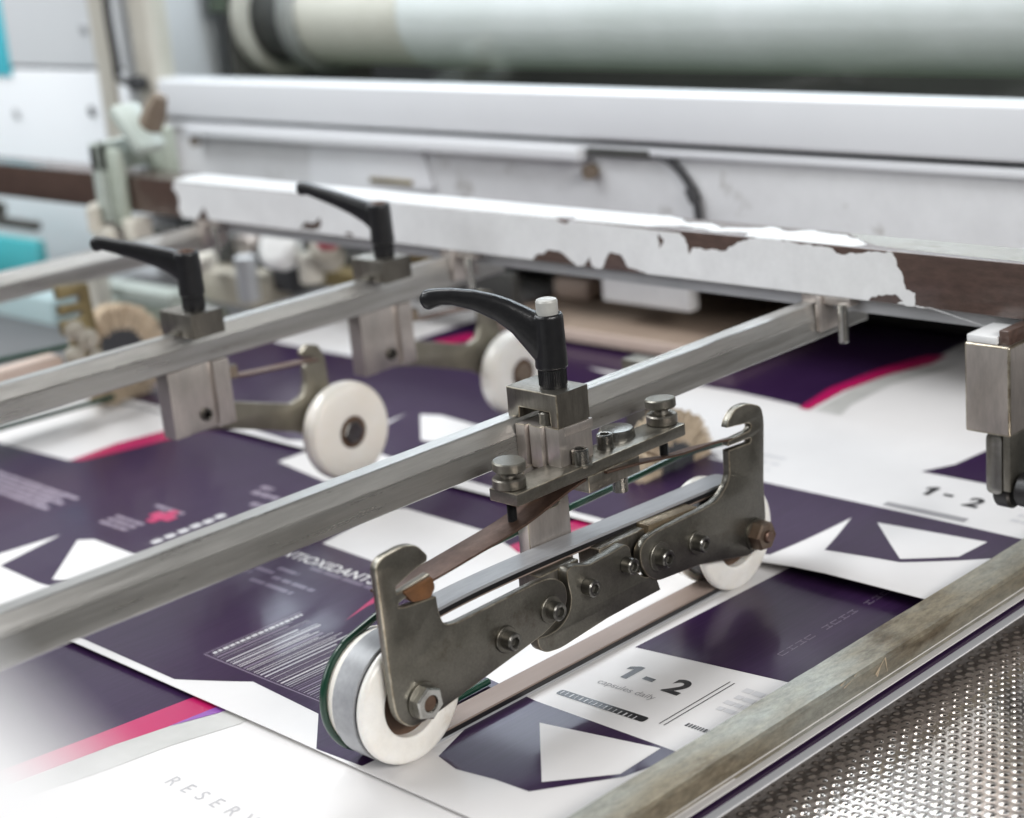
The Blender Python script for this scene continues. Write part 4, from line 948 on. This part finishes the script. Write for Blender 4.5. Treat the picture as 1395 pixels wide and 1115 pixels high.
cab = thing('machine_cabinet', 'white panelled machine cabinet with cyan label at the far left', 'cabinet', (-1010, YM + 30, -60))
xR = ym(118, 60, 30).x
zc = ym(60, 93, 30).z
mb = MB(); box(mb, (-1500, YM + 30, zc + 1.5), (xR + 60, YM + 60, 700), 2); build('upper_panel', mb, 'cabinet_white', cab)
mb = MB(); box(mb, (-1500, YM + 30, ym(40, 450, 30).z), (xR + 60, YM + 60, zc - 1.5), 2); build('lower_panel', mb, 'cabinet_white', cab)
mb = MB(); box(mb, (-1500, YM + 34, -50), (xR + 58, YM + 62, 690)); build('carcass', mb, 'gap_dark', cab)
a = ym(-70, -60, 29); b = ym(16, 104, 29); mb = MB(); box(mb, (a.x, YM + 28.4, b.z), (b.x, YM + 30.2, a.z), 0.3); build('cyan_label', mb, 'cyan_sticker', cab)
for px, py in ((125, 152), (113, 40), (22, 155)):
    q = ym(px, py, 29); mb = MB(); lathe(mb, [(0, 0), (4.5, 0), (4.5, 2), (0, 2.6)], (q.x, YM + 30.2, q.z), (0, -1, 0), 20); build('panel_screw', mb, 'gap_dark' if px == 125 else 'flange_grey', cab)

def simple(name, label, cat, mb, material, group=None): return tag(build(name, mb, material), label, cat, group)
# low shelf with teal covers at the far left
a = at(0, 300, y=YM - 10)
mb = MB(); tq = at(48, 330, y=400); box(mb, (-1400, 400, tq.z - 40), (tq.x, 410, tq.z), 2); simple('teal_cover', 'bright teal cover plate low at the far left below the white cabinet', 'cover', mb, 'teal_paint')
q = at(48, 318, y=400); q2 = at(20, 272, y=420)
mb = MB(); box(mb, (q.x - 200, 402, q.z), (q.x - 4, 410, q.z + 9), 2); box(mb, (q2.x - 90, 404, q.z + 9), (q2.x, 412, q2.z), 3); simple('drive_housing', 'dark grey drive housing under the brown beam, far left', 'housing', mb, 'roller_dark')
a = at(-60, 405, y=330); b = at(78, 462, y=330)
mb = MB(); box(mb, (a.x - 60, 330, b.z), (b.x, 352, a.z + 14), 2); simple('pale_cover', 'pale blue green cover panel behind the far left rail', 'cover', mb, 'pale_teal')
# tan board and the things on it behind the beam
bz = 13.0; a = at(778, 449, z=bz); b = at(917, 478, z=bz)
bd = thing('feed_board', 'tan wooden feed board with pale front edge under the press', 'board', (-300, 560, 5))
mb = MB(); box(mb, (-420, a.y + 1.2, bz - 7), (-205, 800, bz), 0.3); build('board', mb, 'wood_tan', bd)
mb = MB(); box(mb, (-420, a.y - 1.6, bz - 7.6), (-205, a.y + 1.1, bz + 0.5), 0.4); build('edge_lipping', mb, 'wood_edge', bd)
p0 = at(818, 370, y=470); p1 = at(950, 428, y=470)
mb = MB(); box(mb, (p0.x, 470, p1.z), (p1.x - 6, 480, 66), 1.5); simple('side_stop', 'white painted side stop hanging above the tan board', 'stop', mb, 'paint_white')
mb = MB(); box(mb, (-640, 500, bz + 30), (500, 560, 61), 1); simple('dark_crossbar', 'dark crossbar in the gap under the press', 'crossbar', mb, 'press_dark')
q = at(800, 408, z=bz); mb = MB(); box(mb, (q.x - 26, q.y - 8, bz + 0.1), (q.x + 8, q.y + 12, bz + 16), 4); simple('wood_wedge', 'small tan wedge at the left end of the board', 'wedge', mb, 'wood_edge')

# jumble of small machine parts seen between the far rail and the beam
def pb(name, label, cat, material, px0, py0, px1, py1, y, dep=26, bev=3, group=None):
    a = at(px0, py0, y=y); b = at(px1, py1, y=y)
    mb = MB(); box(mb, (min(a.x, b.x), y, min(a.z, b.z)), (max(a.x, b.x), y + dep, max(a.z, b.z)), bev)
    return simple(name, label, cat, mb, material, group)
def pc(name, label, cat, material, px, py, r, y, axis=(0, -1, 0), L=20):
    q = at(px, py, y=y); mb = MB(); lathe(mb, [(0, 0), (r * .9, 0), (r, r * .15), (r, L - r * .2), (r * .7, L), (0, L)], (q.x, q.y, q.z), axis, 28)
    return simple(name, label, cat, mb, material)
pb('gear_case', 'beige cast gear case behind the middle rail', 'gear case', 'beige_cast', 268, 366, 345, 424, 380, 40, 5)
pb('pale_plate', 'pale sage plate seen under the first black lever', 'plate', 'sage_paint', 128, 385, 232, 420, 350, 20, 2)
pb('olive_plate', 'olive grey plate below the pale sage one', 'plate', 'green_grey_paint', 140, 408, 270, 450, 360, 30, 2)
pb('white_upright', 'white upright post left of the brush wheel', 'post', 'cream_paint', 113, 360, 141, 462, 330, 14, 2)
pb('grey_bracket', 'grey bracket right of the rail end, blurred', 'bracket', 'post_metal', 315, 322, 342, 350, 400, 20, 3)
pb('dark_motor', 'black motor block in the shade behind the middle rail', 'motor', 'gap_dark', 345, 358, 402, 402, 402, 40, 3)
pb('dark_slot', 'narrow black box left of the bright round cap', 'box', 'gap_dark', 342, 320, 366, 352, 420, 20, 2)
pc('bright_cap', 'glossy white round cap glinting behind the middle rail', 'cap', 'lamp_white', 391, 341, 16, 398, (0.2, -0.9, 0.4), 16)
pc('grey_pipe', 'upright grey pipe beside the beige gear case', 'pipe', 'flange_grey', 341, 410, 8, 372, (0, 0, 1), 34)
pc('white_ball', 'small white ball end beside the first black lever', 'ball end', 'cream_paint', 284, 362, 9, 372, (0, -0.5, 1), 12)
pc('tan_buffer', 'tan rounded buffer below the beam, left of the second lever', 'buffer', 'beige_cast', 452, 355, 11, 408, (0.4, -0.6, 0.7), 22)
pc('tan_spindle', 'short tan spindle beside the black motor block', 'spindle', 'cream_paint', 426, 385, 9, 400, (0, 0, 1), 22)
pb('brass_bracket', 'dull brass bracket under the second black lever', 'bracket', 'brass_dull', 400, 362, 490, 398, 425, 24, 3)
pb('blue_hose_cover', 'pale blue strip just below the white beam', 'strip', 'pale_teal', 400, 318, 452, 331, 392, 10, 3)
pb('lilac_strip', 'lilac grey strip right of the red cap below the beam', 'strip', 'flange_grey', 452, 322, 500, 340, 400, 10, 3)
pc('red_cap', 'small red cap below the white beam', 'cap', 'red_plastic', 453, 326, 8, 394, (0, -1, 0.2), 10)
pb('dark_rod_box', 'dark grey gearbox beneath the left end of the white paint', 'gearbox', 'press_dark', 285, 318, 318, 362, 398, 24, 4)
pb('back_shade', 'dark sheet standing in for the shade behind the small machine parts', 'shade sheet', 'press_dark', 130, 300, 700, 430, 440, 8, 1)  # dark sheet put in place of the deep shade back there
pb('wood_packing', 'brown packing piece at the end of the middle rail', 'packing', 'brass_dull', 528, 338, 580, 362, 372, 20, 2)

# white guard close to the lens, bottom left
e0 = atd(-395, 605, 90); e1 = atd(575, 1462, 90)
d = (e1 - e0).normalized(); up = Vector((0, 0, 1)); n = d.cross(up).normalized()
if n.dot(FWD) > 0: n = -n
dn = (-up * 0.75 + n * 0.66).normalized()
secs = []
for e in (e0, e1):                       # bent sheet: sloping lip on top, skirt down to table height
    k1 = dn * 70; foot = Vector((k1.x, k1.y, -40 - e.z))
    secs.append([Vector((0, 0, 0)), k1, foot, foot - n * 2.5, k1 - n * 2.5 + Vector((0, 0, -2)), -n * 1.5 + Vector((0, 0, -1.5))])
mb = MB(); sweep(mb, [e0, e1], secs, smooth=False)
simple('guard_panel', 'white guard panel edge, completely out of focus in the bottom left corner', 'guard panel', mb, 'panel_clean')

for o in list(bpy.data.objects):
    for k in ('_o', 'zf'):
        if k in o.keys(): del o[k]
